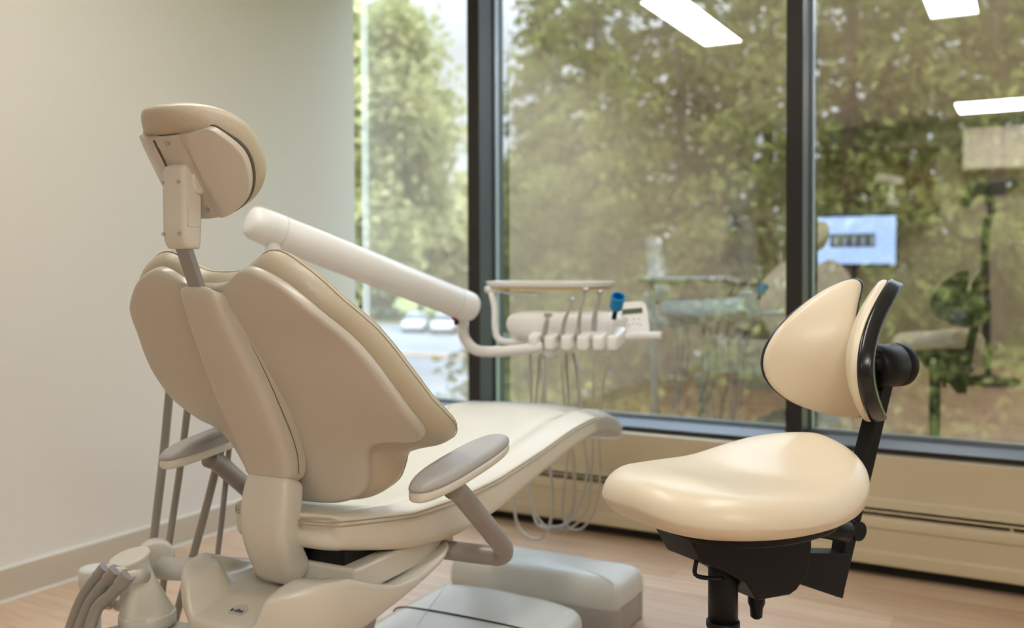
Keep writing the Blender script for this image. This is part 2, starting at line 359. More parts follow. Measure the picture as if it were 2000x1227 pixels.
# local axes: x = across (right in the photo), y = towards the toe end, z = up
SP_Z = [0.55, 0.60, 0.628, 0.72, 0.816, 0.934, 1.00, 1.06, 1.14]
SP_Y = [0.045, 0.032, 0.02, -0.020, -0.073, -0.148, -0.192, -0.222, -0.245]
def spine(z): return float(np.interp(z, SP_Z, SP_Y))
def wrap(z): return float(np.interp(z, [0.60, 0.68, 0.74, 0.775, 0.81, 0.87, 0.95, 1.0, 1.1], [1.7, 1.6, 1.15, 0.78, 0.50, 0.34, 0.28, 0.05, -0.1]))
def backmap(v, z, t):
    y = spine(z) + wrap(z)*v*v
    return Vector((v, y + t*0.90, z + t*0.40))
shell_half = [(0, 1.044), (0.04, 1.046), (0.062, 1.054), (0.088, 1.070), (0.115, 1.073), (0.165, 1.052), (0.212, 1.012), (0.248, 0.966), (0.272, 0.922),
              (0.288, 0.875), (0.298, 0.82), (0.299, 0.782), (0.288, 0.756), (0.260, 0.745), (0.222, 0.746), (0.190, 0.736), (0.170, 0.710), (0.160, 0.670), (0.142, 0.634), (0.10, 0.614), (0.05, 0.610), (0, 0.610)]
puff('back_shell', mirror_outline(shell_half), pillow_rings(0.0, 0.026, 0.009, (0.12, 0.3, 0.5, 0.7, 0.86, 0.96)), backmap, 'shell', CH, n=120, center=(0, 0.84))
cush_half = [(0, 1.046), (0.045, 1.050), (0.08, 1.066), (0.12, 1.084), (0.160, 1.076), (0.208, 1.040), (0.250, 0.990), (0.282, 0.935), (0.304, 0.875),
             (0.316, 0.815), (0.319, 0.768), (0.308, 0.737), (0.284, 0.715), (0.244, 0.706), (0.212, 0.692), (0.196, 0.660), (0.176, 0.628), (0.13, 0.600), (0.06, 0.592), (0, 0.592)]
cush = puff('back_cushion', mirror_outline(cush_half), pillow_rings(0.020, 0.090, 0.032, (0.12, 0.3, 0.5, 0.7, 0.86, 0.95), 0, 0.012), backmap, 'backleather', CH, n=120, center=(0, 0.84))
# double stitched seam running round the cushion rim
def rim_tube(off, t, r, mt, nm):
    O = resample(mirror_outline(cush_half), 150); n = len(O); P = []
    for i in range(n):
        a = O[i-1]; c = O[(i+1) % n]; dx, dy = c[0]-a[0], c[1]-a[1]; l = math.hypot(dx, dy); ar = -1
        P.append(backmap(O[i][0]-(-dy/l)*off*1.0, O[i][1]-(dx/l)*off*1.0, t))
    P.append(P[0]); return MB().tube(P, r, 6, 1, smooth=False).build(nm, mt, cush, smooth=True)
rim_tube(0.000, 0.060, 0.0010, 'seamlight', 'seam')
rim_tube(0.004, 0.071, 0.0009, 'seamlight', 'seam')
# spine cover and neck column
def boxsec(c, right, out, a, b_, p=4.5, n=32):
    c = Vector(c); right = Vector(right); out = Vector(out).normalized()
    return [c + right*x + out*y for x, y in se(a, b_, p, n)]
def column(pts, mt, name, parent, p=4.5):
    secs = []
    for i, (y, z, a, b_) in enumerate(pts):
        y0, z0 = pts[max(i-1, 0)][:2]; y1, z1 = pts[min(i+1, len(pts)-1)][:2]
        T = Vector((0, y1-y0, z1-z0)).normalized(); out = Vector((1, 0, 0)).cross(T)
        if out.y > 0: out = -out
        c = Vector((0, y, z)) - out*b_
        secs.append(boxsec(c, (1, 0, 0), out, a, b_, p))
    return MB().loft(secs).build(name, mt, parent, smooth=True, sub=1)
cover = column([(-0.226, 1.047, 0.028, 0.020), (-0.232, 1.046, 0.038, 0.026), (-0.236, 1.042, 0.0415, 0.028), (-0.237, 1.030, 0.0425, 0.030), (-0.214, 0.98, 0.049, 0.034),
                (-0.187, 0.93, 0.056, 0.036), (-0.155, 0.87, 0.062, 0.037), (-0.126, 0.815, 0.0655, 0.037), (-0.098, 0.765, 0.066, 0.036), (-0.076, 0.72, 0.063, 0.035),
                (-0.066, 0.69, 0.060, 0.034), (-0.0645, 0.684, 0.059, 0.033), (-0.066, 0.680, 0.052, 0.03)], 'shell', 'spine_cover', CH)
col = column([(-0.058, 0.69, 0.050, 0.03), (-0.066, 0.675, 0.055, 0.032), (-0.074, 0.65, 0.057, 0.034), (-0.083, 0.61, 0.0575, 0.034), (-0.083, 0.575, 0.056, 0.033), (-0.075, 0.54, 0.054, 0.032),
              (-0.062, 0.51, 0.053, 0.032), (-0.048, 0.485, 0.054, 0.032), (-0.035, 0.46, 0.054, 0.03)], 'shell2', 'neck_column', CH)
# side seam on the spine cover
MB().tube([(0.0425, -0.200, 1.036), (0.0500, -0.178, 0.98), (0.0567, -0.150, 0.93), (0.063, -0.118, 0.87), (0.0665, -0.090, 0.815), (0.067, -0.063, 0.765), (0.064, -0.043, 0.72), (0.0605, -0.036, 0.685)], 0.0007, 6).build('cover_seam', 'seam', cover)
# headrest bar, bracket, headrest
bar = MB().box((-0.003, -0.2385, 1.075), (0.030, 0.012, 0.125), Matrix.Rotation(math.radians(23), 3, 'X')).build('headrest_bar', 'bargrey', CH, bev=0.0015)
sec = []
for z, a, b_, dy in ((1.110, 0.022, 0.012, 0.006), (1.1105, 0.025, 0.016, 0.004), (1.120, 0.0275, 0.021, 0.0), (1.145, 0.028, 0.023, 0), (1.18, 0.028, 0.023, 0), (1.22, 0.028, 0.023, 0), (1.243, 0.0278, 0.023, 0), (1.252, 0.025, 0.020, 0), (1.2555, 0.019, 0.014, 0), (1.256, 0.008, 0.006, 0)):
    sec.append([Vector((x-0.009, -0.252+dy+y, z)) for x, y in se(a, b_, 5, 32, 0.5)])
bracket = MB().loft(sec).build('headrest_bracket', 'shell2', CH, smooth=True, sub=1)
for x, z in ((0.009, 1.224), (0.009, 1.136), (-0.028, 1.224), (-0.028, 1.136)):
    MB().cyl((x-0.001, -0.2765, z), (x-0.001, -0.272, z), 0.0032).build('screw', 'chrome', bracket)
MB().bb((0.0175, -0.266, 1.148), (0.0205, -0.238, 1.202)).build('release_panel', 'shell2', bracket, bev=0.001)
puff('release_lever', [(0, 0.018), (0.012, 0.012), (0.013, 0.0), (0.018, -0.016), (0.006, -0.022), (-0.008, -0.012), (-0.012, 0.004), (-0.008, 0.014)], pillow_rings(0, 0.012, 0.004, (0.4, 0.8)), lambda a, b_, t: Vector((0.012+t, -0.246+a, 1.226+b_)), 'shell2', bracket, n=32)
HC = Vector((0.002, -0.262, 1.248)); HT = math.radians(33)
def headmap(v, s_, t):      # s up along the pad, t towards the face of the pad
    f = 3.6*v*v + t
    y = -math.sin(HT)*s_ + math.cos(HT)*f; z = math.cos(HT)*s_ + math.sin(HT)*f
    return HC + Vector((v, y, z))
head_out = [(0, 0.102), (0.045, 0.097), (0.080, 0.078), (0.104, 0.046), (0.113, 0.004), (0.109, -0.042), (0.090, -0.080), (0.055, -0.100), (0, -0.104)]
def headpad(v, s_, t):
    k = max(0.0, (s_-0.06)/0.05); p = headmap(v, s_, t); p.y -= 0.028*min(k, 1)**2*(1 if t < 0.03 else 0.6); return p
hc = puff('headrest_cushion', mirror_outline(head_out), pillow_rings(0.0, 0.056, 0.026, (0.2, 0.45, 0.7, 0.88), -0.014, 0.008), headpad, 'backleather', CH, n=88)
hp_out = [(x*(0.96 if y < 0.02 else 0.90), y*0.95 - 0.002) for x, y in head_out]
hp = puff('headrest_plate', mirror_outline(hp_out), pillow_rings(-0.003, 0.014, 0.002, (0.15, 0.26, 0.32, 0.36, 0.40, 0.46, 0.6, 0.75, 0.9)), lambda v, s_, t: headmap(v, min(s_, 0.060), t + 0.003 - 0.008*sstep(abs(v), 0.031, 0.037)), 'shell', CH, n=88)
puff('plate_gap', mirror_outline([(x*1.015, y*1.012) for x, y in hp_out]), pillow_rings(0.004, 0.010, 0.001, (0.3, 0.6, 0.85)), lambda v, s_, t: headmap(v, min(s_, 0.062), t), 'seam', hp, n=88)
for x in (-0.036, 0.036):
    MB().tube([headmap(x, s_, -0.0035) for s_ in (-0.090, -0.05, 0.0, 0.03, 0.055)], 0.0016, 6).build('channel_edge', 'shell', hp, smooth=True)
MB().tube([headmap(-0.0335, s_, -0.0030) for s_ in (-0.02, 0.02, 0.055)], 0.0022, 6).build('channel_slit', 'seam', hp, smooth=True)
for s_, x in ((0.048, -0.004), (-0.082, 0.014)):
    p = headmap(x, s_, -0.0022); q = headmap(x, s_, 0.004)
    MB().cyl(p, q, 0.0036).build('screw', 'chrome', hp)

# seat cushion
SU = [-0.10, 0.0, 0.16, 0.30, 0.45, 0.63, 0.81, 0.93, 1.02, 1.12, 1.22, 1.30, 1.36]
ST = [0.612, 0.600, 0.588, 0.590, 0.604, 0.632, 0.661, 0.668, 0.665, 0.652, 0.624, 0.592, 0.562]
SBt = [0.550, 0.532, 0.500, 0.488, 0.508, 0.554, 0.588, 0.603, 0.606, 0.598, 0.574, 0.546, 0.520]
SWd = [0.128, 0.146, 0.192, 0.214, 0.230, 0.243, 0.248, 0.246, 0.240, 0.230, 0.216, 0.202, 0.186]
def seat_sec(u, shr=1.0, thin=1.0, grow=0.0, n=56):
    T = float(np.interp(u, SU, ST)); B = float(np.interp(u, SU, SBt)); W_ = float(np.interp(u, SU, SWd))*shr + grow
    zs = T-0.012; out = []
    for i in range(n):
        t = 2*PI*i/n; c = math.cos(t); q_ = math.sin(t); pe = 2.7 if q_ > 0 else 8.0
        x = W_*math.copysign(abs(c)**(2/pe), c); k = abs(q_)**(2/pe); q = abs(x)/W_
        if q_ > 0:
            crown = float(np.interp(u, [-0.1, 0.2, 0.5, 0.9, 1.3], [-0.004, -0.022, -0.010, 0.006, 0.006]))*(1-q**2)
            gr = -0.007*math.exp(-((q-0.62)/0.045)**2) + 0.004*math.exp(-((q-0.80)/0.10)**2)
            wr_ = 0.0022*math.sin(u*46+2*q)*max(0, q-0.5)*2 if 0.0 < u < 0.34 else 0
            zz = zs + ((float(np.interp(u, [0.3, 0.8], [0.028, 0.016]))+grow)*k + crown + gr*sstep(u, 0.0, 0.1) + wr_)*thin
        else:
            zz = zs - ((zs-B)+grow)*k*thin
        out.append(Vector((x, u + (0.03*q**4)*max(0, (0.10-u)/0.15), zz)))
    return out
secs = [seat_sec(-0.034, 0.80, 0.45), seat_sec(-0.032, 0.90, 0.75), seat_sec(-0.026, 0.955, 0.90), seat_sec(-0.014, 0.985, 0.97)]
secs += [seat_sec(u) for u in np.linspace(0.0, 1.26, 40)]
secs += [seat_sec(1.285, 0.985, 0.98), seat_sec(1.31, 0.955, 0.92), seat_sec(1.33, 0.91, 0.80), seat_sec(1.345, 0.84, 0.6), seat_sec(1.352, 0.7, 0.3)]
seat = MB().loft(secs).build('seat_cushion', 'leather', CH, smooth=True, sub=1)
def seat_edge(u, side, dz, out=0.0):
    T = float(np.interp(u, SU, ST)); W_ = float(np.interp(u, SU, SWd))
    yy = u + 0.03*max(0, (0.10-u)/0.15)
    return Vector((side*(W_+0.0003+out), yy, T-0.012+dz))
for side in (1, -1):
    for dz, o_ in ((0.004, -0.002), (-0.004, 0.0012)):
        P = [seat_edge(u, side, dz, o_*0.3) for u in np.linspace(-0.014, 1.0, 36)]
        Wr = float(np.interp(-0.034, SU, SWd)); P = [Vector((side*x*Wr, -0.0352+0.03*x**4*0.89, float(np.interp(-0.034, SU, ST))-0.012+dz*0.8)) for x in (0.0, 0.3, 0.55, 0.78)] + [Vector((side*Wr*0.93, -0.004, P[0].z))] + P
        MB().tube(P, 0.0013, 6, 2).build('seam', 'seamlight', seat, smooth=True)
    P = []
    for u, q in ((0.02, 0.50), (0.10, 0.60), (0.2, 0.64), (0.4, 0.62), (0.6, 0.60), (0.78, 0.63), (0.90, 0.72), (0.97, 0.86), (1.0, 0.98)):
        S_ = seat_sec(u); W_ = float(np.interp(u, SU, SWd)); x = side*q*W_
        best = min((p for p in S_ if p.z > (float(np.interp(u, SU, ST))+float(np.interp(u, SU, SBt)))/2), key=lambda p: abs(p.x-x))
        P.append(Vector((x, best.y, best.z-0.0006)))
    MB().tube(P, 0.0013, 6, 5).build('panel_seam', 'seamlight', seat, smooth=True)
# crinkled clear cover pulled over the toe end
secs = [seat_sec(u, 1.0, 1.0, 0.004+0.0015*math.sin(u*90)) for u in np.linspace(0.985, 1.26, 22)]
secs += [seat_sec(1.285, 0.985, 0.98, 0.005), seat_sec(1.31, 0.955, 0.92, 0.005), seat_sec(1.335, 0.91, 0.80, 0.005), seat_sec(1.352, 0.84, 0.6, 0.004), seat_sec(1.360, 0.7, 0.3, 0.004)]
MB().loft(secs).build('toe_cover', 'film', CH, smooth=True, sub=1)
# underside support of the toe end
secs = []
for u, w_, zt, zb in ((0.40, 0.14, 0.515, 0.47), (0.55, 0.17, 0.540, 0.50), (0.70, 0.19, 0.568, 0.535), (0.85, 0.20, 0.592, 0.568), (1.0, 0.195, 0.612, 0.592), (1.14, 0.18, 0.605, 0.590), (1.18, 0.15, 0.598, 0.590)):
    secs.append([Vector((x, u, (zt+zb)/2+z)) for x, z in se(w_, (zt-zb)/2+0.006, 4)])
MB().loft(secs).build('toe_support', 'basewhite', CH, smooth=True, sub=1)
MB().bb((-0.09, 0.01, 0.498), (0.13, 0.34, 0.535)).build('seat_frame', 'black', CH, bev=0.004)
MB().bb((-0.09, 0.0, 0.452), (0.165, 0.36, 0.506)).build('seat_bracket', 'shell2', CH, bev=0.008)

# armrests
for side in (1, -1):
    ax = 0.315*side
    def amap(a, b_, t, ax=ax): return Vector((ax+a, 0.143+b_, 0.674+0.125*b_+t))
    out_ = se(0.040, 0.168, 2.6, 64)
    tube_ = MB().tube([(ax, 0.105, 0.655), (ax, 0.135, 0.638), (ax, 0.22, 0.566), (ax, 0.29, 0.505), (ax-0.003*side, 0.318, 0.478), (ax-0.018*side, 0.328, 0.462), (ax-0.045*side, 0.326, 0.460), (ax-0.16*side, 0.31, 0.462)], 0.0205, 20, 6).build('armrest_tube', 'armgrey', CH, smooth=True)
    puff('armrest_base', out_, pillow_rings(0.0, 0.022, 0.008, (0.3, 0.6, 0.85), 0.006), amap, 'shell2', CH, n=0)
    puff('armrest_pad', [(x*1.01, y*1.01) for x, y in out_], [(0.0, 0.5, 0.018), (0, 0.98, 0.018), (0, 1.0, 0.022), (0.0, 0.985, 0.028), (0, 0.93, 0.035), (0, 0.82, 0.039), (0, 0.6, 0.041), (0, 0.3, 0.042)], amap, 'grey', CH, n=0)

# lower fairing
def Tdeck(u): return float(np.interp(u, [-0.20, -0.14, -0.10, 0.0, 0.12, 0.34], [0.436, 0.446, 0.462, 0.455, 0.445, 0.47]))
def Trim(u): return float(np.interp(u, [-0.20, -0.15, -0.10, -0.04, 0.04, 0.10, 0.17, 0.24, 0.30, 0.36], [0.478, 0.500, 0.508, 0.503, 0.470, 0.452, 0.448, 0.462, 0.480, 0.492]))
def Tbot(u): return float(np.interp(u, [-0.20, -0.10, 0.0, 0.10, 0.20, 0.30, 0.36], [0.385, 0.378, 0.385, 0.402, 0.425, 0.452, 0.472]))
def Ttop(v, u):
    b_ = 0.070 + 0.075*sstep(u, -0.09, -0.02)
    return Tdeck(u) + (Trim(u)-Tdeck(u))*sstep(abs(v), b_, b_+0.028)
fo = []
for i in range(112):
    t = 2*PI*i/112; c = math.cos(t); s_ = math.sin(t)
    pe = 2.7 if s_ < 0 else 5.0
    v = math.copysign(abs(c)**(2/pe), c); u = math.copysign(abs(s_)**(2/pe), s_)
    W_ = 0.195 + 0.018*max(0, s_)
    fo.append((v*W_, 0.08 + u*0.27))
fo = resample(fo, 220)
vs = []; fs = []; rings = [('b', 0.3), ('b', 0.6), ('b', 0.82), (0.08, 0.90), (0.25, 0.955), (0.5, 0.99), (0.75, 1.0), (0.9, 0.995), (0.98, 0.985), ('t', 0.97), ('t', 0.94), ('t', 0.88), ('t', 0.82), ('t', 0.75), ('t', 0.70), ('t', 0.65), ('t', 0.60), ('t', 0.55), ('t', 0.50), ('t', 0.45), ('t', 0.40), ('t', 0.34), ('t', 0.27), ('t', 0.2)]
for kind, sc_ in rings:
    for v, u in fo:
        vv = v*sc_; uu = 0.08+(u-0.08)*sc_
        zt = Ttop(vv if kind == 't' else v*0.97, uu if kind == 't' else 0.08+(u-0.08)*0.97)
        z = Tbot(uu) if kind == 'b' else (zt if kind == 't' else Tbot(u)+(zt-Tbot(u))*kind)
        vs.append((vv, uu, z))
n_ = len(fo)
for k in range(len(rings)-1):
    for i in range(n_): fs.append((k*n_+i, k*n_+(i+1) % n_, (k+1)*n_+(i+1) % n_, (k+1)*n_+i))
fs.append(tuple(range(n_))[::-1]); fs.append(tuple(range((len(rings)-1)*n_, len(rings)*n_)))
fair = mesh('lower_fairing', vs, fs, 'shell2', CH, True, 0)
# logo disc and lettering
MB().lathe((0.004, -0.1415, 0.4462), (0, -0.35, 1), [(0.019, 0.0), (0.019, 0.0012), (0.018, 0.0016)]).build('badge', 'shell', CH, smooth=False)
def text(s, size, mt, parent, loc, rot, name='lettering', ext=0.0004):
    c = bpy.data.curves.new(name, 'FONT'); c.body = s; c.size = size; c.extrude = ext; c.align_x = 'CENTER'; c.align_y = 'CENTER'
    o = bpy.data.objects.new(name+'_tmp', c); COL.objects.link(o); bpy.context.view_layer.update()
    me = bpy.data.meshes.new_from_object(o.evaluated_get(bpy.context.evaluated_depsgraph_get())); bpy.data.objects.remove(o, do_unlink=True)
    r = link(name, me, mt, parent, False); r.location = loc; r.rotation_euler = rot; return r
text('a-dec', 0.014, 'ink', CH, (0.004, -0.1425, 0.4488), (math.atan2(0.35, 1), 0, 0))
# lift arm, base
MB().prism([(-0.06, 0.10), (0.10, 0.10), (0.26, 0.43), (-0.10, 0.42)], -0.07, 0.07).build('lift_arm', 'armgrey', CH, bev=0.02)
def bplate(a, b_, t): return Vector((a, b_, t))
puff('base_plate', [(-0.21, -0.30), (0.21, -0.30), (0.24, -0.24), (0.24, 0.3), (0.24, 0.86), (0.215, 0.93), (0.10, 0.965), (-0.10, 0.975), (-0.215, 0.95), (-0.24, 0.88), (-0.24, 0.3), (-0.24, -0.24)],
     pillow_rings(0.004, 0.150, 0.045, (0.3, 0.6, 0.85, 0.95)), bplate, 'basewhite', CH, n=110, center=(0, 0.3))
MB().tube([(-0.243, 0.70, 0.06), (-0.240, 0.70, 0.12), (-0.215, 0.70, 0.1475), (-0.1, 0.71, 0.1515), (0.1, 0.71, 0.1515), (0.215, 0.70, 0.1475), (0.240, 0.70, 0.12), (0.243, 0.70, 0.06)], 0.0022, 6, 8).build('cover_gap', 'darkgap', CH, smooth=True)

# ================================================================== FLOOR JUNCTION BOX
FB = thing('floor_box', 'white rounded utility box with grey base on the floor beyond the chair base', 'utility box', (-1.36, 2.62, 0), math.radians(2.0))
ob = [(-0.27, -0.11), (0.22, -0.12), (0.26, -0.08), (0.265, 0.06), (0.23, 0.10), (-0.24, 0.115), (-0.28, 0.07), (-0.285, -0.07)]
puff('box_base', ob, pillow_rings(0.002, 0.078, 0.003, (0.4, 0.8)), bplate, 'grey', FB, n=64)
puff('box_cover', [(x*1.01, y*1.01) for x, y in ob], [(0, 0.5, 0.076), (0, 0.98, 0.076), (0, 1.0, 0.078), (0, 1, 0.105), (0.003, 1, 0.128), (0.010, 1, 0.144), (0.022, 1, 0.156), (0.032, 0.97, 0.161), (0.032, 0.88, 0.165), (0.032, 0.6, 0.167), (0.032, 0.2, 0.168)], bplate, 'basewhite', FB, n=64)

# ================================================================== ASSISTANT CONSOLE (left of the chair)
AS = thing('assistant_console', 'ivory assistant hose console on a side arm with cone shaped vacuum manifold', 'dental console', (-1.69, 1.33, 0.30))
def AL(p): return Vector(p) - Vector((-1.69, 1.33, 0.30))
ct = AL(Yp(253, 1088, 1.33)); cb = AL(Yp(288, 1197, 1.33))
secs = []
for k, (f_, r) in enumerate(((-0.03, 0.020), (-0.03, 0.036), (-0.02, 0.041), (0.03, 0.0415), (0.06, 0.038), (0.16, 0.0345), (0.3, 0.033), (0.5, 0.037), (0.7, 0.044), (0.9, 0.051), (0.99, 0.054), (1.02, 0.054))):
    c = ct.lerp(cb, f_); tilt = 0.35*(1-f_)
    secs.append([c+Vector((r*math.cos(a), r*math.sin(a), (0.24*r*math.sin(a) + 0.07*r*math.cos(a))*(1-f_))) for a in np.linspace(0, 2*PI, 33)[:-1]])
cone = MB().loft(secs).build('vacuum_manifold', 'shell2', AS, smooth=True, sub=1)
MB().lathe(cb+Vector((0, 0, -0.010)), (0, 0, 1), [(0.053, -0.014), (0.057, -0.012), (0.057, 0.010), (0.0545, 0.013), (0.050, 0.013)], 40).build('manifold_ring', 'shell2', AS, smooth=True)
plc = cb + Vector((0.05, -0.03, -0.045))
puff('support_plate', [(-0.10, -0.10), (0.22, -0.12), (0.25, 0.0), (0.16, 0.10), (-0.06, 0.075), (-0.11, 0.02)], pillow_rings(-0.03, 0.018, 0.010, (0.4, 0.8)), lambda a, b_, t: plc+Vector((a, b_, t)), 'basewhite', AS, n=64)
hubc = AL(Yp(306, 1094, 1.40))
MB().lathe(hubc+Vector((-0.03, 0.02, 0)), (0.80, -0.6, 0.0), [(0.034, 0.0), (0.040, 0.004), (0.040, 0.034), (0.0385, 0.039), (0.034, 0.041)], 40).build('pivot_hub', 'shell2', AS, smooth=True)
MB().tube([AL(Yp(318, 1110, 1.40)), AL(Yp(405, 1114, 1.40))], 0.0245, 24, 1, smooth=False).build('side_arm', 'basewhite', AS, smooth=True)
cc = AL(Yp(186, 1130, 1.44))
MB().lathe(cc+Vector((0, 0, -0.045)), (0, 0, 1), [(0.026, 0), (0.033, 0.003), (0.033, 0.03), (0.036, 0.032), (0.036, 0.066), (0.033, 0.071), (0.022, 0.072)], 36).build('canister', 'basewhite', AS, smooth=True)
MB().cyl(cc+Vector((0, 0, -0.32)), cc+Vector((0, 0, -0.05)), 0.012).build('canister_stem', 'basewhite', AS, smooth=True)
kb = AL(Yp(217, 1181, 1.33))
MB().lathe(kb, (-0.2, -1, 0), [(0.010, 0), (0.010, 0.008), (0.007, 0.010), (0.007, 0.016), (0.005, 0.018)], 12).build('bolt', 'chrome', AS)
MB().box(kb+Vector((0.022, 0.015, 0)), (0.05, 0.022, 0.03)).build('bolt_block', 'shell2', AS, bev=0.006)
for i, ((x0, y0), (xa, ya), (xb, yb), (xc, yc)) in enumerate((((200, 1118), (176, 1146), (155, 1182), (126, 1262)), ((219, 1124), (194, 1153), (170, 1190), (144, 1262)), ((243, 1133), (218, 1162), (188, 1192), (162, 1270)))):
    yy = 1.275 - 0.010*i
    p0 = AL(Yp(x0+9, y0-11, yy+0.006)); p1 = AL(Yp(x0-8, y0+10, yy)); pts = [AL(Yp(x0-4, y0+5, yy)), AL(Yp(xa, ya, yy-0.01)), AL(Yp(xb, yb, yy-0.02)), AL(Yp(xc, yc, yy-0.03))]
    P = spline(pts, 26)
    MB().tube(P, [0.0108*(1+0.14*(j % 2)) for j in range(len(P))], 16, smooth=False).build('corrugated_hose', 'tubegrey', AS, smooth=True)
    MB().cyl(p0, p1, 0.0148, 0.0152, n=28).build('hose_collar', 'armgrey', AS, smooth=False, bev=0.001)
    q_ = AL(Yp(x0+(40 if i == 2 else 34), y0-14+3*i if i == 2 else y0-2, 1.315))
    MB().cyl(q_, p0.lerp(p1, 0.3), 0.0145, 0.0125, n=24).build('hose_port', 'shell2', AS, smooth=True)
# grey vacuum tubes hanging behind the backrest
for (a, b_, r) in (((338, 690), (296, 1090), 0.0098), ((378, 700), (326, 1090), 0.0080), ((446, 820), (345, 1200), 0.0095), ((452, 830), (408, 1215), 0.0064)):
    yy = 1.52 if a[0] < 400 else 1.58
    p = AL(Yp(*a, yy)); q = AL(Yp(*b_, yy+0.02)); m_ = (p+q)/2 + Vector((0.004, 0, 0))
    MB().tube([p, m_, q, q+(q-p)*0.35], r, 14, 6).build('vacuum_tube', 'tubegrey', AS, smooth=True)
MB().bb(AL((-1.68, 1.515, 0.78)), AL((-1.58, 1.60, 0.82))).build('tube_holder', 'shell2', AS, bev=0.01)

# ================================================================== DELIVERY UNIT
DU = thing('delivery_unit', 'white dental delivery unit on a thick sloping arm in front of the window', 'dental delivery unit', (-2.035, 2.085, 0))
DO = Vector((-2.035, 2.085, 0))
def DL(p): return Vector(p) - DO
A_ = DL((-2.035, 2.085, 1.198)); B_ = DL((-1.755, 2.738, 0.946))
dr = (B_-A_).normalized()
prof = [(0.030, -0.050), (0.044, -0.044), (0.0505, -0.030), (0.052, 0.0), (0.052, 0.045), (0.0515, 0.047), (0.052, 0.049)]
Ln = (B_-A_).length
prof2 = prof + [(0.052, Ln-0.03), (0.0515, Ln-0.028), (0.052, Ln-0.026), (0.052, Ln+0.015), (0.050, Ln+0.030), (0.042, Ln+0.042), (0.02, Ln+0.046)]
MB().lathe(A_, dr, prof2, 48).build('balance_arm', 'white', DU, smooth=True)
for f_ in (0.055, Ln-0.034): 
    c = A_+dr*f_; MB().lathe(c, dr, [(0.0519, -0.0006), (0.0524, -0.0006), (0.0524, 0.0006), (0.0519, 0.0006)], 48).build('arm_joint', 'grey', DU)
MB().cyl(A_+Vector((0.02, 0.02, -0.02)), Vector((A_.x+0.02, A_.y+0.02, 0.02)), 0.024, n=28).build('post', 'white', DU, smooth=True)
MB().lathe((A_.x+0.02, A_.y+0.02, 0.0), (0, 0, 1), [(0.10, 0), (0.10, 0.03), (0.09, 0.045), (0.03, 0.05)], 36).build('post_foot', 'white', DU, smooth=True)
for c in (DL(Yp(543, 487, 2.14)), DL(Yp(889, 622, 2.72))):
    MB().box(c, (0.016, 0.02, 0.016), Matrix.Rotation(0.6, 3, 'Y')).build('red_marker', 'red', DU, bev=0.002)
    MB().box(c+Vector((0.006, 0, -0.014)), (0.012, 0.018, 0.014), Matrix.Rotation(0.6, 3, 'Y')).build('latch', 'black', DU, bev=0.002)
el = [DL(Yp(px, py, y)) for px, py, y in ((903, 600, 2.80), (903, 640, 2.80), (908, 662, 2.80), (926, 682, 2.80), (952, 687, 2.80), (1000, 685, 2.81), (1060, 678, 2.83))]
MB().tube(el, 0.0185, 20, 6).build('elbow_tube', 'white', DU, smooth=True)
fr_ = [DL(Yp(px, py, 2.90)) for px, py in ((960, 572), (966, 600), (967, 640), (972, 660), (990, 668), (1040, 668))]
MB().tube(fr_, 0.0115, 16, 6).build('tray_post', 'white', DU, smooth=True)
MB().tube([DL(Yp(950, 566, 2.90)), DL(Yp(980, 565, 2.90))], 0.013, 16, smooth=False).build('tray_clamp', 'white', DU, smooth=True)
MB().tube([DL(Yp(975, 568, 2.90)), DL(Yp(1000, 573, 2.90)), DL(Yp(1048, 574, 2.90))], 0.006, 12).build('tray_rod', 'white', DU, smooth=True)
# control head
hc_ = DL(Vector((-1.462, 2.925, 0.868)))
def hmap(a, b_, t):
    return hc_ + Vector((a, b_, t + 0.10*a*0.2))
ho = se(0.222, 0.085, 2.6, 72)
head = puff('control_head', ho, [(0, 0.4, -0.048), (0, 0.75, -0.044), (0, 0.9, -0.032), (0, 0.985, -0.008), (0, 1.0, 0.012), (0, 0.985, 0.030), (0, 0.93, 0.043), (0, 0.83, 0.051), (0, 0.6, 0.055), (0, 0.3, 0.056)], hmap, 'white', DU, n=0)
for i, px in enumerate((1050, 1082, 1114.5, 1146, 1176.5, 1204)):
    c = DL(Yp(px, 664, 2.85))
    puff('handpiece_holder', se(0.0225, 0.042, 4.0, 32), pillow_rings(-0.020, 0.028, 0.010, (0.4, 0.8)), lambda a, b_, t, c=c: c+Vector((a, b_, t+0.35*b_)), 'white', DU, n=0)
cbk = DL(Yp(1077, 690, 2.86))
MB().box(cbk, (0.036, 0.05, 0.030)).build('head_joint', 'white', DU, bev=0.008)
# touch pad and handle
pc = DL(Yp(1236, 624, 2.97))
Rp = Matrix.Rotation(math.radians(18), 3, 'Z') @ Matrix.Rotation(math.radians(-62), 3, 'X').inverted() @ Matrix.Rotation(0.10, 3, 'Z')
def pmap(a, b_, t): return pc + Rp @ Vector((a*(1-0.9*b_), b_, t))
pad = puff('touch_pad', se(0.052, 0.066, 5, 48), pillow_rings(-0.010, 0.004, 0.004, (0.5, 0.9)), pmap, 'white', DU, n=0)
mesh('pad_display', [pmap(x, y, z) for z in (0.0042, 0.0052) for x, y in ((-0.035, 0.018), (0.035, 0.018), (0.035, 0.038), (-0.035, 0.038))], [(0, 1, 2, 3), (4, 5, 6, 7), (0, 1, 5, 4), (1, 2, 6, 5), (2, 3, 7, 6), (3, 0, 4, 7)], 'lcd', pad, False)
for x, y in ((-0.024, -0.018), (-0.012, -0.022), (0.0, -0.018), (0.014, -0.02), (0.024, -0.024), (-0.018, -0.002), (0.004, -0.002), (0.02, -0.002)):
    p = pmap(x, y, 0.0035); MB().lathe(p, Rp @ Vector((0, 0, 1)), [(0.003, 0), (0.003, 0.0015)], 10).build('pad_button', 'grey', pad)
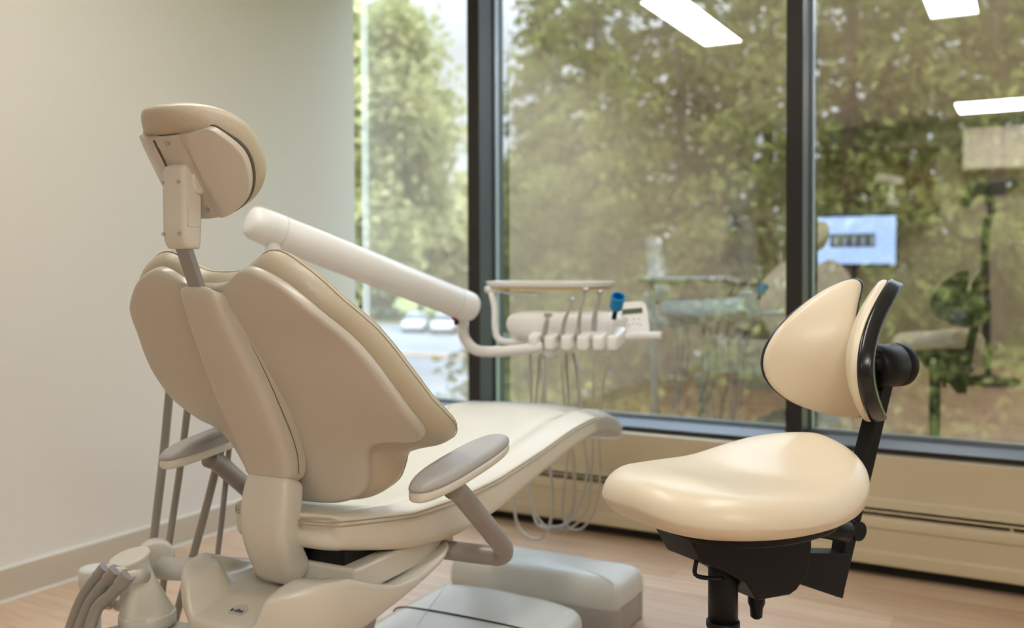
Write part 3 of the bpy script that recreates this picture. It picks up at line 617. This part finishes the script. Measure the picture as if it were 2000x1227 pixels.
MB().tube([DL(Yp(1195, 660, 2.88)), DL(Yp(1235, 658, 2.88)), DL(Yp(1292, 655, 2.88))], [0.010, 0.013, 0.0125], 20, 4).build('grab_handle', 'white', DU, smooth=True)

# instrument tray rests on the holder
TR = thing('instrument_tray', 'cream tray with tan underside on the holder above the delivery unit', 'tray', tuple((Yp(962, 560, 2.97)+Yp(1192, 556, 2.97))/2))
to = se(0.232, 0.115, 3.2, 64)
puff('tray_body', to, [(0, 0.5, -0.010), (0, 0.93, -0.010), (0, 0.965, -0.007), (0, 1.0, 0.008), (0, 1.01, 0.0115), (0, 0.99, 0.011), (0, 0.955, -0.004), (0, 0.5, -0.006), (0, 0.2, -0.006)], lambda a, b_, t: Vector((a, b_, t+0.004)), 'white', TR, n=0)
puff('tray_mat', [(x*0.97, y*0.97) for x, y in to], pillow_rings(-0.016, -0.0105, 0.002, (0.4, 0.8)), lambda a, b_, t: Vector((a, b_, t+0.004)), 'tan', TR, n=0)

# handpieces, each resting in its holder, each with its own hose looping below
hs = [((1071, 612), (1061, 668), 'contra', 'short grey handpiece with angled head, leftmost in the delivery unit holders', 'hose'),
      ((1117, 586), (1096, 664), 'slim', 'bent slim steel handpiece, second from the left in the delivery unit holders', 'hosebrown'),
      ((1143, 567), (1128, 664), 'slim', 'tall slender steel handpiece with round tip, in the middle holder', 'hose'),
      ((1171, 571), (1159, 664), 'thick', 'steel handpiece with white collar, between the middle one and the blue tipped one', 'hosebrown'),
      ((1205, 592), (1190, 668), 'blue', 'white suction handpiece with ribbed bright blue cup on top', 'hosebrown')]
loops = [((1062, 700), (1068, 860), (1080, 985), (1060, 1050), (1020, 1040), (1005, 990), (1018, 900), (1036, 800), (1036, 692)),
         ((1095, 700), (1108, 840), (1122, 900), (1118, 1000), (1085, 1036), (1050, 1010), (1032, 940), (1045, 800), (1055, 692)),
         ((1128, 700), (1140, 860), (1146, 930), (1120, 1010), (1080, 1030), (1045, 1015), (1030, 900), (1060, 780), (1063, 692)),
         ((1158, 700), (1158, 860), (1152, 960), (1140, 1010), (1100, 1035), (1120, 980), (1118, 900), (1112, 800), (1105, 690)),
         ((1186, 700), (1170, 830), (1172, 930), (1160, 1000), (1130, 1035), (1100, 1010), (1108, 900), (1130, 780), (1120, 690))]
for (tp, bt, kind, lab, hm), lp in zip(hs, loops):
    b0 = Yp(*bt, 2.835); t0 = Yp(*tp, 2.80); nm = 'suction_handpiece' if kind == 'blue' else 'dental_handpiece'
    H_ = thing(nm, lab, 'handpiece', tuple(b0), 0, 'handpieces in the delivery unit')
    L_ = lambda p: Vector(p)-b0
    tl = L_(t0)
    if kind == 'contra':
        MB().tube([L_(b0), tl*0.5, tl*0.85], [0.0085, 0.0085, 0.007], 16, 3).build('handpiece_body', 'steel', H_, smooth=True)
        MB().cyl(tl*0.85+Vector((-0.010, 0, 0.008)), tl*0.85+Vector((0.016, 0, 0.008)), 0.0065).cyl(tl*0.8, tl*0.85+Vector((0, 0, 0.008)), 0.006).build('handpiece_head', 'chrome', H_, smooth=False)
    elif kind in ('slim', 'thick'):
        k = 0.0095 if kind == 'thick' else 0.0072
        md = tl*0.55 + Vector((-0.006, 0, 0.0))
        MB().tube([Vector((0, 0, 0)), md*0.5, md, tl*0.8, tl], [k, k, k*0.85, k*0.62, k*0.55], 16, 5).build('handpiece_body', 'steel', H_, smooth=True)
        MB().cyl(tl+Vector((-0.006, 0, 0.0)), tl+Vector((0.009, -0.004, 0.002)), 0.0068).build('handpiece_head', 'chrome', H_, smooth=True)
        MB().tube([Vector((0, 0, 0)), md*0.35], k*1.25, 16, 2).build('grip_collar', 'white' if kind == 'thick' else 'grey', H_, smooth=True)
    else:
        cpt = tl + Vector((0, 0, 0.0)); ax_ = (tl).normalized()
        MB().tube([-ax_*0.045, Vector((0, 0, 0)), tl*0.6], [0.006, 0.010, 0.0085], 16, 3).build('handpiece_body', 'white', H_, smooth=True)
        MB().tube([tl*0.58, tl*0.78], 0.008, 14, 1, smooth=False).build('black_neck', 'black', H_, smooth=True)
        pr_ = [(0.014, -0.026), (0.021, -0.018), (0.0215, 0.018), (0.0235, 0.019), (0.0235, 0.027), (0.019, 0.027), (0.018, 0.010), (0.017, -0.006), (0.004, -0.006), (0.001, -0.006)]
        mb = MB().lathe(cpt, ax_ + Vector((0.12, -0.25, 0)), pr_, 32)
        cup = mb.build('blue_cup', 'blue', H_, smooth=False)
    P = [L_(Yp(px, py, 2.835 + 0.012*j)) for j, (px, py) in enumerate(lp)]
    MB().tube(P, 0.0050 if hm == 'hose' else 0.0040, 10, 8).build('hose', hm, H_, smooth=True)

# ================================================================== STOOL
STL = thing('saddle_stool', 'peach cream leather dental stool with split backrest on a black frame', 'stool', (-0.52, 1.75, 0), math.radians(240))
def smap(a, b_, t):
    q = a/0.26
    rear = sstep(-a, 0.02, 0.22); side = abs(b_)/0.235
    lift = 0.046*rear*(1-0.45*side) + 0.012*sstep(a, 0.05, 0.25)*(1-side) - 0.022*side**2 - 0.018*sstep(a, 0.12, 0.27)
    dish = -0.012*math.exp(-((a-0.0)/0.12)**2-(b_/0.12)**2)
    k = 0.35 if t < 0.03 else 1.0
    return Vector((a, b_, 0.623 + t + (lift+dish)*k))
so = [(0.265, 0), (0.262, 0.06), (0.245, 0.12), (0.205, 0.175), (0.14, 0.215), (0.05, 0.235), (-0.05, 0.232), (-0.14, 0.21), (-0.205, 0.165), (-0.245, 0.10), (-0.262, 0.04), (-0.265, 0)]
so = [(x*0.915, y*0.915) for x, y in so]
so = so + [(x, -y) for x, y in reversed(so) if y > 0.01]
puff('seat', so, pillow_rings(0.0, 0.080, 0.039, (0.15, 0.32, 0.5, 0.66, 0.8, 0.92)), smap, 'stool', STL, n=96)
puff('seat_pan', [(x*0.72, y*0.72) for x, y in so], pillow_rings(-0.018, 0.012, 0.006, (0.5, 0.9)), lambda a, b_, t: Vector((a-0.02, b_, 0.612+t)), 'black', STL, n=64)
# split backrest
for side in (-1, 1):
    half = [(0.040, 0.228), (0.056, 0.256), (0.084, 0.263), (0.118, 0.240), (0.155, 0.188), (0.180, 0.126), (0.180, 0.075), (0.155, 0.036), (0.11, 0.012), (0.06, 0.002), (0.024, 0.010), (0.010, 0.045), (0.010, 0.11), (0.023, 0.175)]
    half = [((x*0.72-0.004)*side, y*1.06) for x, y in half]
    def bmap(a, b_, t, side=side):
        q = abs(a)
        x = -0.336 + 1.08*q + t*0.68 - 3.9*(b_-0.120)**2
        return Vector((x, a - side*t*0.73, 0.764 + b_ + t*3.2*(b_-0.12)*0.8))
    cen = (0.062*side, 0.125)
    puff('back_pad', half, pillow_rings(0.002, 0.023, 0.010, (0.2, 0.45, 0.7, 0.88), 0, 0.004), bmap, 'stool', STL, n=72, center=cen)
    big = [(cen[0]+(x-cen[0])*1.06, cen[1]+(y-cen[1])*1.035) for x, y in half]
    puff('back_pad_shell', big, pillow_rings(-0.020, 0.014, 0.010, (0.2, 0.45, 0.7, 0.88), 0.006, 0), bmap, 'blackgloss', STL, n=72, center=cen)
mb = MB(); mb.lathe((-0.478, 0.0, 0.868), (1, 0, 0), [(0.020, -0.005), (0.040, 0.0), (0.046, 0.010), (0.046, 0.030), (0.044, 0.032), (0.046, 0.034), (0.046, 0.090), (0.040, 0.105), (0.02, 0.11)], 40)
mb.build('back_hub', 'black', STL, smooth=True)
MB().tube([(-0.385, 0.0, 0.880), (-0.32, 0.06, 0.885)], 0.016, 12, 1, smooth=False).tube([(-0.385, 0.0, 0.880), (-0.32, -0.06, 0.885)], 0.016, 12, 1, smooth=False).build('back_yoke', 'black', STL, smooth=True)
MB().loft([[Vector((x+a, b_, z)) for a, b_ in ((-w_, -0.017), (w_, -0.017), (w_, 0.017), (-w_, 0.017))] for x, z, w_ in ((-0.268, 0.413, 0.008), (-0.298, 0.52, 0.016), (-0.356, 0.68, 0.016), (-0.400, 0.80, 0.015), (-0.432, 0.885, 0.015))]).build('back_bar', 'black', STL, bev=0.002)
MB().prism([(-0.268, 0.411), (-0.13, 0.468), (-0.06, 0.50), (-0.06, 0.55), (-0.136, 0.548), (-0.178, 0.517), (-0.292, 0.498)], -0.024, 0.024, axis=1).build('bar_bracket', 'black', STL, bev=0.003)
mb = MB().cyl((-0.315, 0.026, 0.54), (-0.315, -0.026, 0.54), 0.020).box((-0.305, 0, 0.545), (0.05, 0.048, 0.03), Matrix.Rotation(-0.5, 3, 'Y'))
mb.build('bar_clamp', 'black', STL, bev=0.002)
MB().tube([(-0.08, 0.0, 0.60), (-0.16, 0.02, 0.578), (-0.268, 0.03, 0.548)], 0.022, 16, 3).build('adjuster_arm', 'black', STL, smooth=True)
MB().prism([(0.152, 0.605), (0.150, 0.595), (0.123, 0.552), (0.072, 0.530), (0.02, 0.500), (-0.01, 0.462), (-0.092, 0.458), (-0.11, 0.464), (-0.14, 0.49), (-0.15, 0.54), (-0.15, 0.605)], -0.050, 0.050, axis=1).build('tilt_mechanism', 'black', STL, bev=0.004)
MB().tube([(0.120, 0.03, 0.555), (0.128, 0.035, 0.530), (0.10, 0.04, 0.520), (0.06, 0.03, 0.510)], 0.004, 8, 4).build('front_lever', 'black', STL, smooth=True)
MB().lathe((-0.035, 0.02, 0.415), (0, 0, 1), [(0.006, 0), (0.011, 0.004), (0.012, 0.02), (0.016, 0.03), (0.016, 0.08)], 16).build('tension_knob', 'black', STL, smooth=True)
MB().cyl((0.03, 0, 0.40), (0.03, 0, 0.56), 0.0275, n=32).build('upper_post', 'black', STL, smooth=True)
MB().cyl((0.03, 0, 0.10), (0.03, 0, 0.418), 0.029, n=32).lathe((0.03, 0, 0.405), (0, 0, 1), [(0.029, 0), (0.031, 0.002), (0.031, 0.012), (0.028, 0.014)], 32).build('gas_post', 'black', STL, smooth=True)
for k in range(5):
    a = 2*PI*k/5+0.3; d = Vector((math.cos(a), math.sin(a), 0))
    lg = MB().tube([Vector((0.03, 0, 0.11)), Vector((0.03, 0, 0.10))+d*0.14, Vector((0.03, 0, 0.075))+d*0.27], [0.022, 0.018, 0.014], 12, 4).build('base_leg', 'black', STL, smooth=True)
    c = Vector((0.03, 0, 0.027))+d*0.27; sd = Vector((-d.y, d.x, 0))
    MB().cyl(c-sd*0.022, c-sd*0.006, 0.027).cyl(c+sd*0.006, c+sd*0.022, 0.027).cyl(c, c+Vector((0, 0, 0.04)), 0.006).build('caster', 'black', lg, smooth=False)

# ================================================================== THINGS SEEN MIRRORED IN THE GLASS (real, behind the camera)
yb = YB + 0.02
def span(px0, px1, py0, py1, y):
    a = Mp(px0, py0, y); b_ = Mp(px1, py1, y); return a, b_
a, b_ = span(1585, 1745, 425, 515, yb+0.06)
MN = thing('wall_monitor', 'wall monitor with pale blue screen and film strip image, mirrored in the right pane', 'monitor', ((a.x+b_.x)/2, yb, (a.z+b_.z)/2))
W2, H2 = (b_.x-a.x)/2, (a.z-b_.z)/2
MB().bb((-W2-0.02, 0.0, -H2-0.02), (W2+0.02, 0.05, H2+0.02)).build('monitor_case', 'black', MN, bev=0.005)
scr = MB().bb((-W2, 0.05, -H2), (W2, 0.054, H2)).build('screen', 'screen', MN)
MB().bb((-W2*0.60, 0.0545, -H2*0.30), (W2*0.52, 0.057, H2*0.28)).build('film_strip', 'screendark', scr)
for k in range(5):
    x = -W2*0.52 + k*W2*0.225
    MB().bb((x, 0.0572, -H2*0.22), (x+W2*0.13, 0.059, H2*0.16)).build('film_frame', 'screenlight', scr)
MB().bb((-0.02, 0.02, -H2-0.18), (0.02, 0.04, -H2)).build('monitor_mount', 'black', MN)

def shelf(px0, px1, py, y, d, lab, th=0.03, mt='wood'):
    p = Mp(px0, py, y); q = Mp(px1, py, y)
    s_ = thing('wall_shelf', lab, 'shelf', ((p.x+q.x)/2, YB, (p.z+q.z)/2)); w_ = abs(q.x-p.x)/2
    MB().bb((-w_, 0.0, -th/2), (w_, d, th/2)).build('shelf_board', mt, s_, bev=0.003)
    for x in (-w_*0.8, w_*0.8): MB().prism([(0.0, -th/2), (0.0, -0.13), (0.02, -0.13), (d*0.8, -th/2)], x-0.012, x+0.012).build('shelf_bracket', 'black', s_)
    return s_
shelf(1512, 1830, 294, YB+0.3, 0.30, 'upper brown wooden wall shelf mirrored above the monitor', 0.05)
s2 = shelf(1512, 1830, 410, YB+0.3, 0.30, 'lower brown wooden wall shelf mirrored just above the monitor', 0.035)
# dark cabinet interior between the shelves
p = Mp(1606, 302, YB+0.1); q = Mp(1822, 400, YB+0.1)
tag(MB().bb((p.x, YB+0.001, q.z), (q.x, YB+0.03, p.z)).build('shelf_back_panel', 'wood'), 'dark panel on the rear wall between the two brown shelves', 'panel')
# white desk lamp head on the lower shelf
p = Mp(1735, 402, YB+0.2)
DLM = thing('desk_lamp', 'white lamp with wide head standing on the lower brown shelf', 'lamp', tuple(p))
MB().lathe((0, 0, 0.0), (0, 0, 1), [(0.09, 0), (0.09, 0.02), (0.04, 0.04), (0.04, 0.16)], 24).build('lamp_base', 'white', DLM, smooth=True)
MB().box((-0.02, 0, 0.29), (0.30, 0.14, 0.10), Matrix.Rotation(0.2, 3, 'Y')).build('lamp_head', 'white', DLM, bev=0.03)
MB().cyl((0.0, 0, 0.15), (0.0, 0, 0.26), 0.03).build('lamp_stem', 'white', DLM, smooth=True)
# beige upper cabinet with light strip, right
p = Mp(1878, 250, YB+0.36); q = Mp(2040, 322, YB+0.36)
CBN = thing('wall_cabinet', 'beige wall cabinet mirrored at the right edge of the right pane', 'cabinet', ((p.x+q.x)/2, YB, (p.z+q.z)/2))
w_, h_ = abs(q.x-p.x)/2, abs(p.z-q.z)/2
MB().bb((-w_, 0, -h_), (w_, 0.34, h_)).build('cabinet_body', 'cabinet', CBN, bev=0.004)
for s_ in (-1, 1): MB().bb((-w_ if s_ < 0 else 0.004, 0.34, -h_), (-0.004 if s_ < 0 else w_, 0.36, h_)).build('cabinet_door', 'cabinet', CBN, bev=0.003)
# bright fixture above the cabinet
p = Mp(1888, 190, -2.6); q = Mp(1985, 238, -2.6)
CL = thing('ceiling_light', 'short bright ceiling light mirrored high at the far right above the wall cabinet', 'ceiling light', ((p.x+q.x)/2, -2.9, ZC-0.03), 0, 'ceiling lights')
MB().bb((-0.32, -0.32, 0), (0.32, 0.32, 0.012)).build('diffuser', 'lamp', CL)
MB().bb((-0.34, -0.34, 0.004), (0.34, 0.34, 0.03)).build('light_frame', 'white', CL)
# black microscope on a stand
p = Mp(1925, 370, -2.2); g0 = Vector((p.x, -2.2, 0))
MS = thing('microscope', 'black dental microscope on a floor stand mirrored at the right', 'microscope', tuple(g0))
hz = p.z
MB().bb((-0.16, -0.06, hz-0.05), (0.16, 0.06, hz+0.07)).cyl((-0.12, 0.05, hz), (-0.19, 0.10, hz-0.14), 0.045).cyl((0.14, 0, hz), (0.22, 0.02, hz+0.07), 0.05).build('microscope_head', 'black', MS, bev=0.01)
MB().tube([(0.0, 0, hz-0.04), (0.03, 0, hz-0.20), (-0.02, 0, hz-0.45), (0.0, 0, 0.3), (0, 0, 0.06)], 0.035, 12, 5).build('stand_column', 'black', MS, smooth=True)
MB().lathe((0, 0, 0), (0, 0, 1), [(0.28, 0), (0.28, 0.04), (0.10, 0.07), (0.04, 0.08)], 32).build('stand_base', 'black', MS, smooth=True)
# side counter with drawers and metal rack, mirrored in the middle pane
p = Mp(1335, 445, -2.9); q = Mp(1530, 445, -2.9)
SCN = thing('storage_rack', 'metal rack with thin posts and two shelves mirrored in the middle pane', 'rack', ((p.x+q.x)/2, -2.9, 0))
w_ = abs(q.x-p.x)/2; zt = p.z+0.08
for x in (-w_*0.75, w_*0.93):
    for y in (-0.2, 0.2): MB().cyl((x, y, 0), (x, y, zt), 0.016, n=12).build('rack_post', 'chrome', SCN, smooth=True)
MB().bb((-w_, -0.24, zt-0.02), (w_, 0.24, zt+0.01)).build('rack_shelf', 'cabinet', SCN, bev=0.004)
MB().bb((-w_*0.75, -0.22, zt-0.13), (w_*0.93, 0.22, zt-0.11)).build('rack_shelf', 'white', SCN, bev=0.004)
MB().bb((-w_*0.75, -0.22, zt-0.72), (w_*0.93, 0.22, zt-0.69)).build('rack_shelf', 'wood', SCN, bev=0.004)
p = Mp(1362, 390, -2.9)
BT = thing('spray_bottle', 'teal bottle standing on the metal rack mirrored in the middle pane', 'bottle', (p.x, -2.9, zt+0.01))
MB().lathe((0, 0, 0), (0, 0, 1), [(0.05, 0), (0.055, 0.01), (0.055, 0.10), (0.03, 0.13), (0.018, 0.15), (0.018, 0.17)], 20).build('bottle_body', 'teal', BT, smooth=True)
MB().box((0.01, 0, 0.20), (0.08, 0.03, 0.05)).build('bottle_trigger', 'teal', BT, bev=0.008)
p = Mp(1480, 400, -2.9)
BX = tag(MB().bb((p.x-0.16, -3.0, zt+0.01), (p.x+0.14, -2.8, zt+0.12)).build('supply_box', 'cabinet', bev=0.006), 'pale supply box on top of the metal rack beside the teal bottle', 'box')
p = Mp(1405, 428, -2.9)
tag(MB().lathe((p.x, -2.85, zt+0.01), (0, 0, 1), [(0.07, 0), (0.11, 0.04), (0.11, 0.05), (0.06, 0.045)], 24).build('dark_bowl', 'black', smooth=True), 'black bowl on the metal rack between the teal bottle and the supply box', 'bowl')
p = Mp(1262, 430, -1.8); q = Mp(1288, 540, -1.8)
HB = thing('coat_stand', 'tall black garment hanging on a stand mirrored left of the metal rack', 'coat stand', (p.x, -1.8, 0))
MB().cyl((0, 0, 0), (0, 0, 1.72), 0.016).lathe((0, 0, 0), (0, 0, 1), [(0.2, 0), (0.2, 0.02), (0.03, 0.04)], 28).build('stand_pole', 'black', HB, smooth=True)
secs = []
for z, a, b2 in ((0.55, 0.13, 0.07), (0.8, 0.14, 0.08), (1.1, 0.12, 0.08), (1.3, 0.13, 0.08), (1.42, 0.12, 0.07), (1.5, 0.07, 0.05), (1.53, 0.02, 0.02)):
    secs.append([Vector((x*(1+0.06*math.sin(i*1.7)), y, z)) for i, (x, y) in enumerate(se(a, b2, 2.3, 32))])
MB().loft(secs).build('garment', 'blackgloss', HB, smooth=True, sub=1)

# ================================================================== OUTSIDE
GZ = -4.0
rnd = np.random.default_rng(7)
M['grass'] = mat('grass', (0.20, 0.23, 0.08), 0.9, var=0.3, vscale=0.4, spec=0.1)
M['asphalt'] = mat('asphalt', (0.22, 0.225, 0.23), 0.85, var=0.12, vscale=0.3, spec=0.2)
M['kerb'] = mat('kerb_paint', (0.75, 0.45, 0.22), 0.8, var=0.1)
M['bark'] = mat('bark', (0.07, 0.055, 0.04), 0.9, var=0.3, vscale=6, spec=0.1)
def leafmat(name, c1, c2):
    m = bpy.data.materials.new(name); m.use_nodes = True; n = m.node_tree; n.nodes.clear()
    o = n.nodes.new('ShaderNodeOutputMaterial'); d = n.nodes.new('ShaderNodeBsdfDiffuse'); t = n.nodes.new('ShaderNodeBsdfTranslucent'); mi = n.nodes.new('ShaderNodeMixShader'); mi.inputs[0].default_value = 0.45
    x = n.nodes.new('ShaderNodeTexNoise'); x.inputs['Scale'].default_value = 0.9; x.inputs['Detail'].default_value = 4; tc = n.nodes.new('ShaderNodeTexCoord')
    r = n.nodes.new('ShaderNodeValToRGB'); r.color_ramp.elements[0].position = 0.35; r.color_ramp.elements[1].position = 0.65; r.color_ramp.elements[0].color = (*c1, 1); r.color_ramp.elements[1].color = (*c2, 1)
    n.links.new(tc.outputs['Object'], x.inputs['Vector']); n.links.new(x.outputs['Fac'], r.inputs[0])
    for s_ in (d, t): n.links.new(r.outputs[0], s_.inputs[0])
    n.links.new(d.outputs[0], mi.inputs[1]); n.links.new(t.outputs[0], mi.inputs[2]); n.links.new(mi.outputs[0], o.inputs[0]); return m
M['needle'] = leafmat('conifer_needles', (0.055, 0.062, 0.022), (0.26, 0.27, 0.085))
M['leaf'] = leafmat('broad_leaves', (0.34, 0.34, 0.16), (0.54, 0.52, 0.27))
gr = struct(MB().bb((-260, 4.2, GZ-0.5), (150, 300, GZ)).build('ground_lawn', 'grass'))
struct(MB().bb((-120, 18, GZ), (-8.5, 68, GZ+0.03)).build('ground_asphalt', 'asphalt'))
tag(MB().bb((-34, 43.6, GZ+0.03), (-24, 44.0, GZ+0.16)).build('orange_kerb', 'kerb', bev=0.03), 'short orange painted kerb on the grey car park', 'kerb')

def quads(name, C, S, mt, parent, stretch=1.0):
    n = len(C); a = rnd.normal(size=(n, 3)); a /= np.linalg.norm(a, axis=1)[:, None]
    b_ = rnd.normal(size=(n, 3)); b_ = np.cross(a, b_); b_ /= np.linalg.norm(b_, axis=1)[:, None]
    a = a*S[:, None]*0.5*stretch; b_ = b_*S[:, None]*0.5
    V = np.empty((n, 4, 3)); V[:, 0] = C-a*1.2; V[:, 1] = C+b_*0.7; V[:, 2] = C+a*1.2; V[:, 3] = C-b_*0.7
    me = bpy.data.meshes.new(name); me.vertices.add(n*4); me.vertices.foreach_set('co', V.reshape(-1))
    me.loops.add(n*4); me.loops.foreach_set('vertex_index', np.arange(n*4, dtype=np.int32))
    me.polygons.add(n); me.polygons.foreach_set('loop_start', np.arange(0, n*4, 4, dtype=np.int32)); me.polygons.foreach_set('loop_total', np.full(n, 4, dtype=np.int32))
    me.update(); me.validate()
    return link(name, me, mt, parent, False)
def conifer(x, y, h, r, dens, size, label, mt='needle', z0=0.06):
    t_ = thing('conifer', label, 'tree', (x, y, GZ), 0, 'evergreen trees outside the window')
    MB().cyl((0, 0, 0), (0, 0, h*0.97), 0.20*h/14, 0.03, n=12).build('trunk', 'bark', t_, smooth=True)
    C = []; S = []; brm = MB()
    nb = int(h*7)
    for i in range(nb):
        z = h*(z0+(0.98-z0)*(i/nb)); L_ = r*(1-(z/h))**0.75*rnd.uniform(0.7, 1.1)+0.25; a = i*2.4+rnd.uniform(-0.4, 0.4)
        d = np.array([math.cos(a), math.sin(a), 0]); droop = rnd.uniform(0.10, 0.28)
        m_ = int(2.6*dens*L_)
        s_ = rnd.uniform(0.12, 1.0, m_)**0.8; p = np.outer(s_*L_, d) ; p[:, 2] = z + 0.25*s_*L_*0.5 - droop*(s_*L_)**1.3
        p += rnd.normal(size=(m_, 3))*np.array([0.20, 0.20, 0.12])*(0.5+s_[:, None]); p[:, 2] -= rnd.uniform(0, 0.35, m_)**1.5
        C.append(p); S.append(rnd.uniform(0.6, 1.3, m_)*size*0.78)
        e = d*L_*0.9; brm.cyl((0, 0, z), (e[0], e[1], z+0.1*L_-droop*(0.9*L_)**1.3), 0.03, 0.008, n=5, cap=False)
    brm.build('branches', 'bark', t_)
    quads('foliage', np.concatenate(C), np.concatenate(S), mt, t_, 1.3)
def broad(x, y, h, rx, rz, nq, size, label):
    t_ = thing('deciduous_tree', label, 'tree', (x, y, GZ), 0, 'broadleaf trees outside the window')
    MB().tube([(0, 0, 0), (0.2, 0, h*0.3), (0, 0.1, h*0.75)], [0.3, 0.22, 0.08], 10, 4).build('trunk', 'bark', t_, smooth=True)
    K = 60; cl = rnd.normal(size=(K, 3)); cl /= np.linalg.norm(cl, axis=1)[:, None]; cl *= (rnd.uniform(0.3, 1, K)**0.5)[:, None]
    cl *= np.array([rx, rx, rz]); cl[:, 2] += h-rz
    nq = int(nq*1.5); idx = rnd.integers(0, K, nq); C = cl[idx] + rnd.normal(size=(nq, 3))*np.array([rx, rx, rz])*0.12
    quads('foliage', C, rnd.uniform(0.6, 1.3, nq)*size*0.8, 'leaf', t_)
def gp(px, d):      # ground spot at the pixel column and distance
    r_ = ray(px, 512); r_ = r_/math.hypot(r_[0], r_[1]); return r_[0]*d, r_[1]*d
for px, d, h, r, dn, lab in ((1060, 31, 14.5, 3.3, 15, 'pale evergreen tree just right of the first black mullion'),
                             (1165, 24, 15.0, 4.0, 24, 'evergreen tree standing in the middle of the middle pane'),
                             (1330, 19, 14.5, 3.8, 28, 'broad drooping evergreen right of centre in the middle pane'),
                             (1500, 23, 16.5, 4.0, 25, 'tall evergreen partly hidden behind the second black mullion'),
                             (1660, 17, 14.5, 3.4, 28, 'dark evergreen at the left of the right pane'),
                             (1800, 25, 17.0, 4.2, 25, 'evergreen tree in the middle of the right pane'),
                             (1945, 16, 15.0, 3.0, 24, 'near evergreen with a thick dark trunk at the right edge'),
                             (2120, 21, 16.0, 4.2, 24, 'evergreen tree at the far right beyond the pane edge')):
    x, y = gp(px, d); conifer(x, y, h, r, dn, 0.20*d/20, lab)
for px, d, h, rx, rz, nq, lab in ((708, 42, 16.8, 4.2, 6.0, 9000, 'tall broadleaf tree filling the left window pane'),
                                  (560, 50, 15, 5, 6, 7000, 'broadleaf tree behind the left wall edge'),
                                  (820, 92, 11.0, 9, 4.6, 7000, 'low rounded tree across the car park lawn'),
                                  (960, 88, 13.0, 8, 5, 8000, 'distant broadleaf tree behind the first black mullion'),
                                  (1090, 80, 14.0, 8, 6, 8000, 'distant broadleaf tree between the evergreens'),
                                  (700, 98, 10.5, 9, 4.5, 6000, 'distant low tree behind the parked cars')):
    x, y = gp(px, d); broad(x, y, h, rx, rz, nq, 0.013*d, lab)
# shrubs below the evergreens
for px, d, h, rx, lab in ((1010, 17, 2.9, 1.6, 'dark shrub below the evergreens beside the first mullion'), (1120, 20, 2.6, 2.4, 'low shrub in the lower middle pane'),
                          (1290, 16, 2.4, 2.2, 'leafy shrub below the middle evergreens'), (1450, 19, 2.8, 2.6, 'wide shrub near the second mullion'),
                          (1790, 15, 2.6, 2.0, 'dark shrub behind the stool backrest'), (1930, 18, 2.9, 2.6, 'shrub at the right edge of the right pane'),
                          (1580, 27, 3.2, 3.0, 'shrub behind the second mullion')):
    x, y = gp(px, d); t_ = thing('shrub', lab, 'shrub', (x, y, GZ), 0, 'shrubs under the evergreens')
    K = 3500; C = rnd.normal(size=(K, 3))*np.array([rx*0.42, rx*0.42, h*0.25]); C[:, 2] += h*0.5; C[:, 2] = np.abs(C[:, 2])
    quads('foliage', C, rnd.uniform(0.6, 1.3, K)*0.16, 'needle', t_)
    MB().cyl((0, 0, 0), (0, 0, h*0.6), 0.05, 0.02, n=8).build('stem', 'bark', t_)
# parked cars
M['carpaint'] = mat('white_car_paint', (0.75, 0.77, 0.80), 0.2, var=0.02, coat=0.5)
M['carglass'] = mat('car_glass', (0.03, 0.04, 0.05), 0.1, var=0.05)
def car(px, d, rot, lab):
    x, y = gp(px, d); c_ = thing('parked_car', lab, 'car', (x, y, GZ+0.03), rot, 'cars parked outside')
    body = [(-2.2, 0.35), (-2.25, 0.75), (-1.2, 0.95), (0.9, 0.98), (2.1, 0.95), (2.2, 0.6), (2.15, 0.35)]
    MB().prism(body, -0.88, 0.88, axis=0).build('car_body', 'carpaint', c_, bev=0.09)
    MB().loft([[Vector((sx_*w_, u, z)) for sx_, u in ((-1, u0), (1, u0), (1, u1), (-1, u1))] for z, w_, u0, u1 in ((0.93, 0.82, -1.25, 1.9), (1.35, 0.68, -0.45, 1.5))]).build('car_windows', 'carglass', c_, bev=0.04)
    MB().bb((-0.66, -0.42, 1.35), (0.66, 1.48, 1.44)).build('car_roof', 'carpaint', c_, bev=0.05)
    for s_ in (-1, 1):
        for u in (-1.4, 1.35): MB().cyl((s_*0.90, u, 0.32), (s_*0.68, u, 0.32), 0.32, n=24).build('wheel', 'black', c_)
        MB().bb((s_*0.80-0.12, -2.27, 0.6), (s_*0.80+0.06, -2.2, 0.74)).build('headlight', 'chrome', c_)
car(812, 74, 0.5, 'white parked car, nearer to the left wall of the two')
car(868, 72, 0.5, 'white parked car just left of the delivery arm end')
car(905, 76, 0.4, 'white parked car beside the first black mullion')
car(742, 100, 1.3, 'distant pale parked car beyond the lawn')
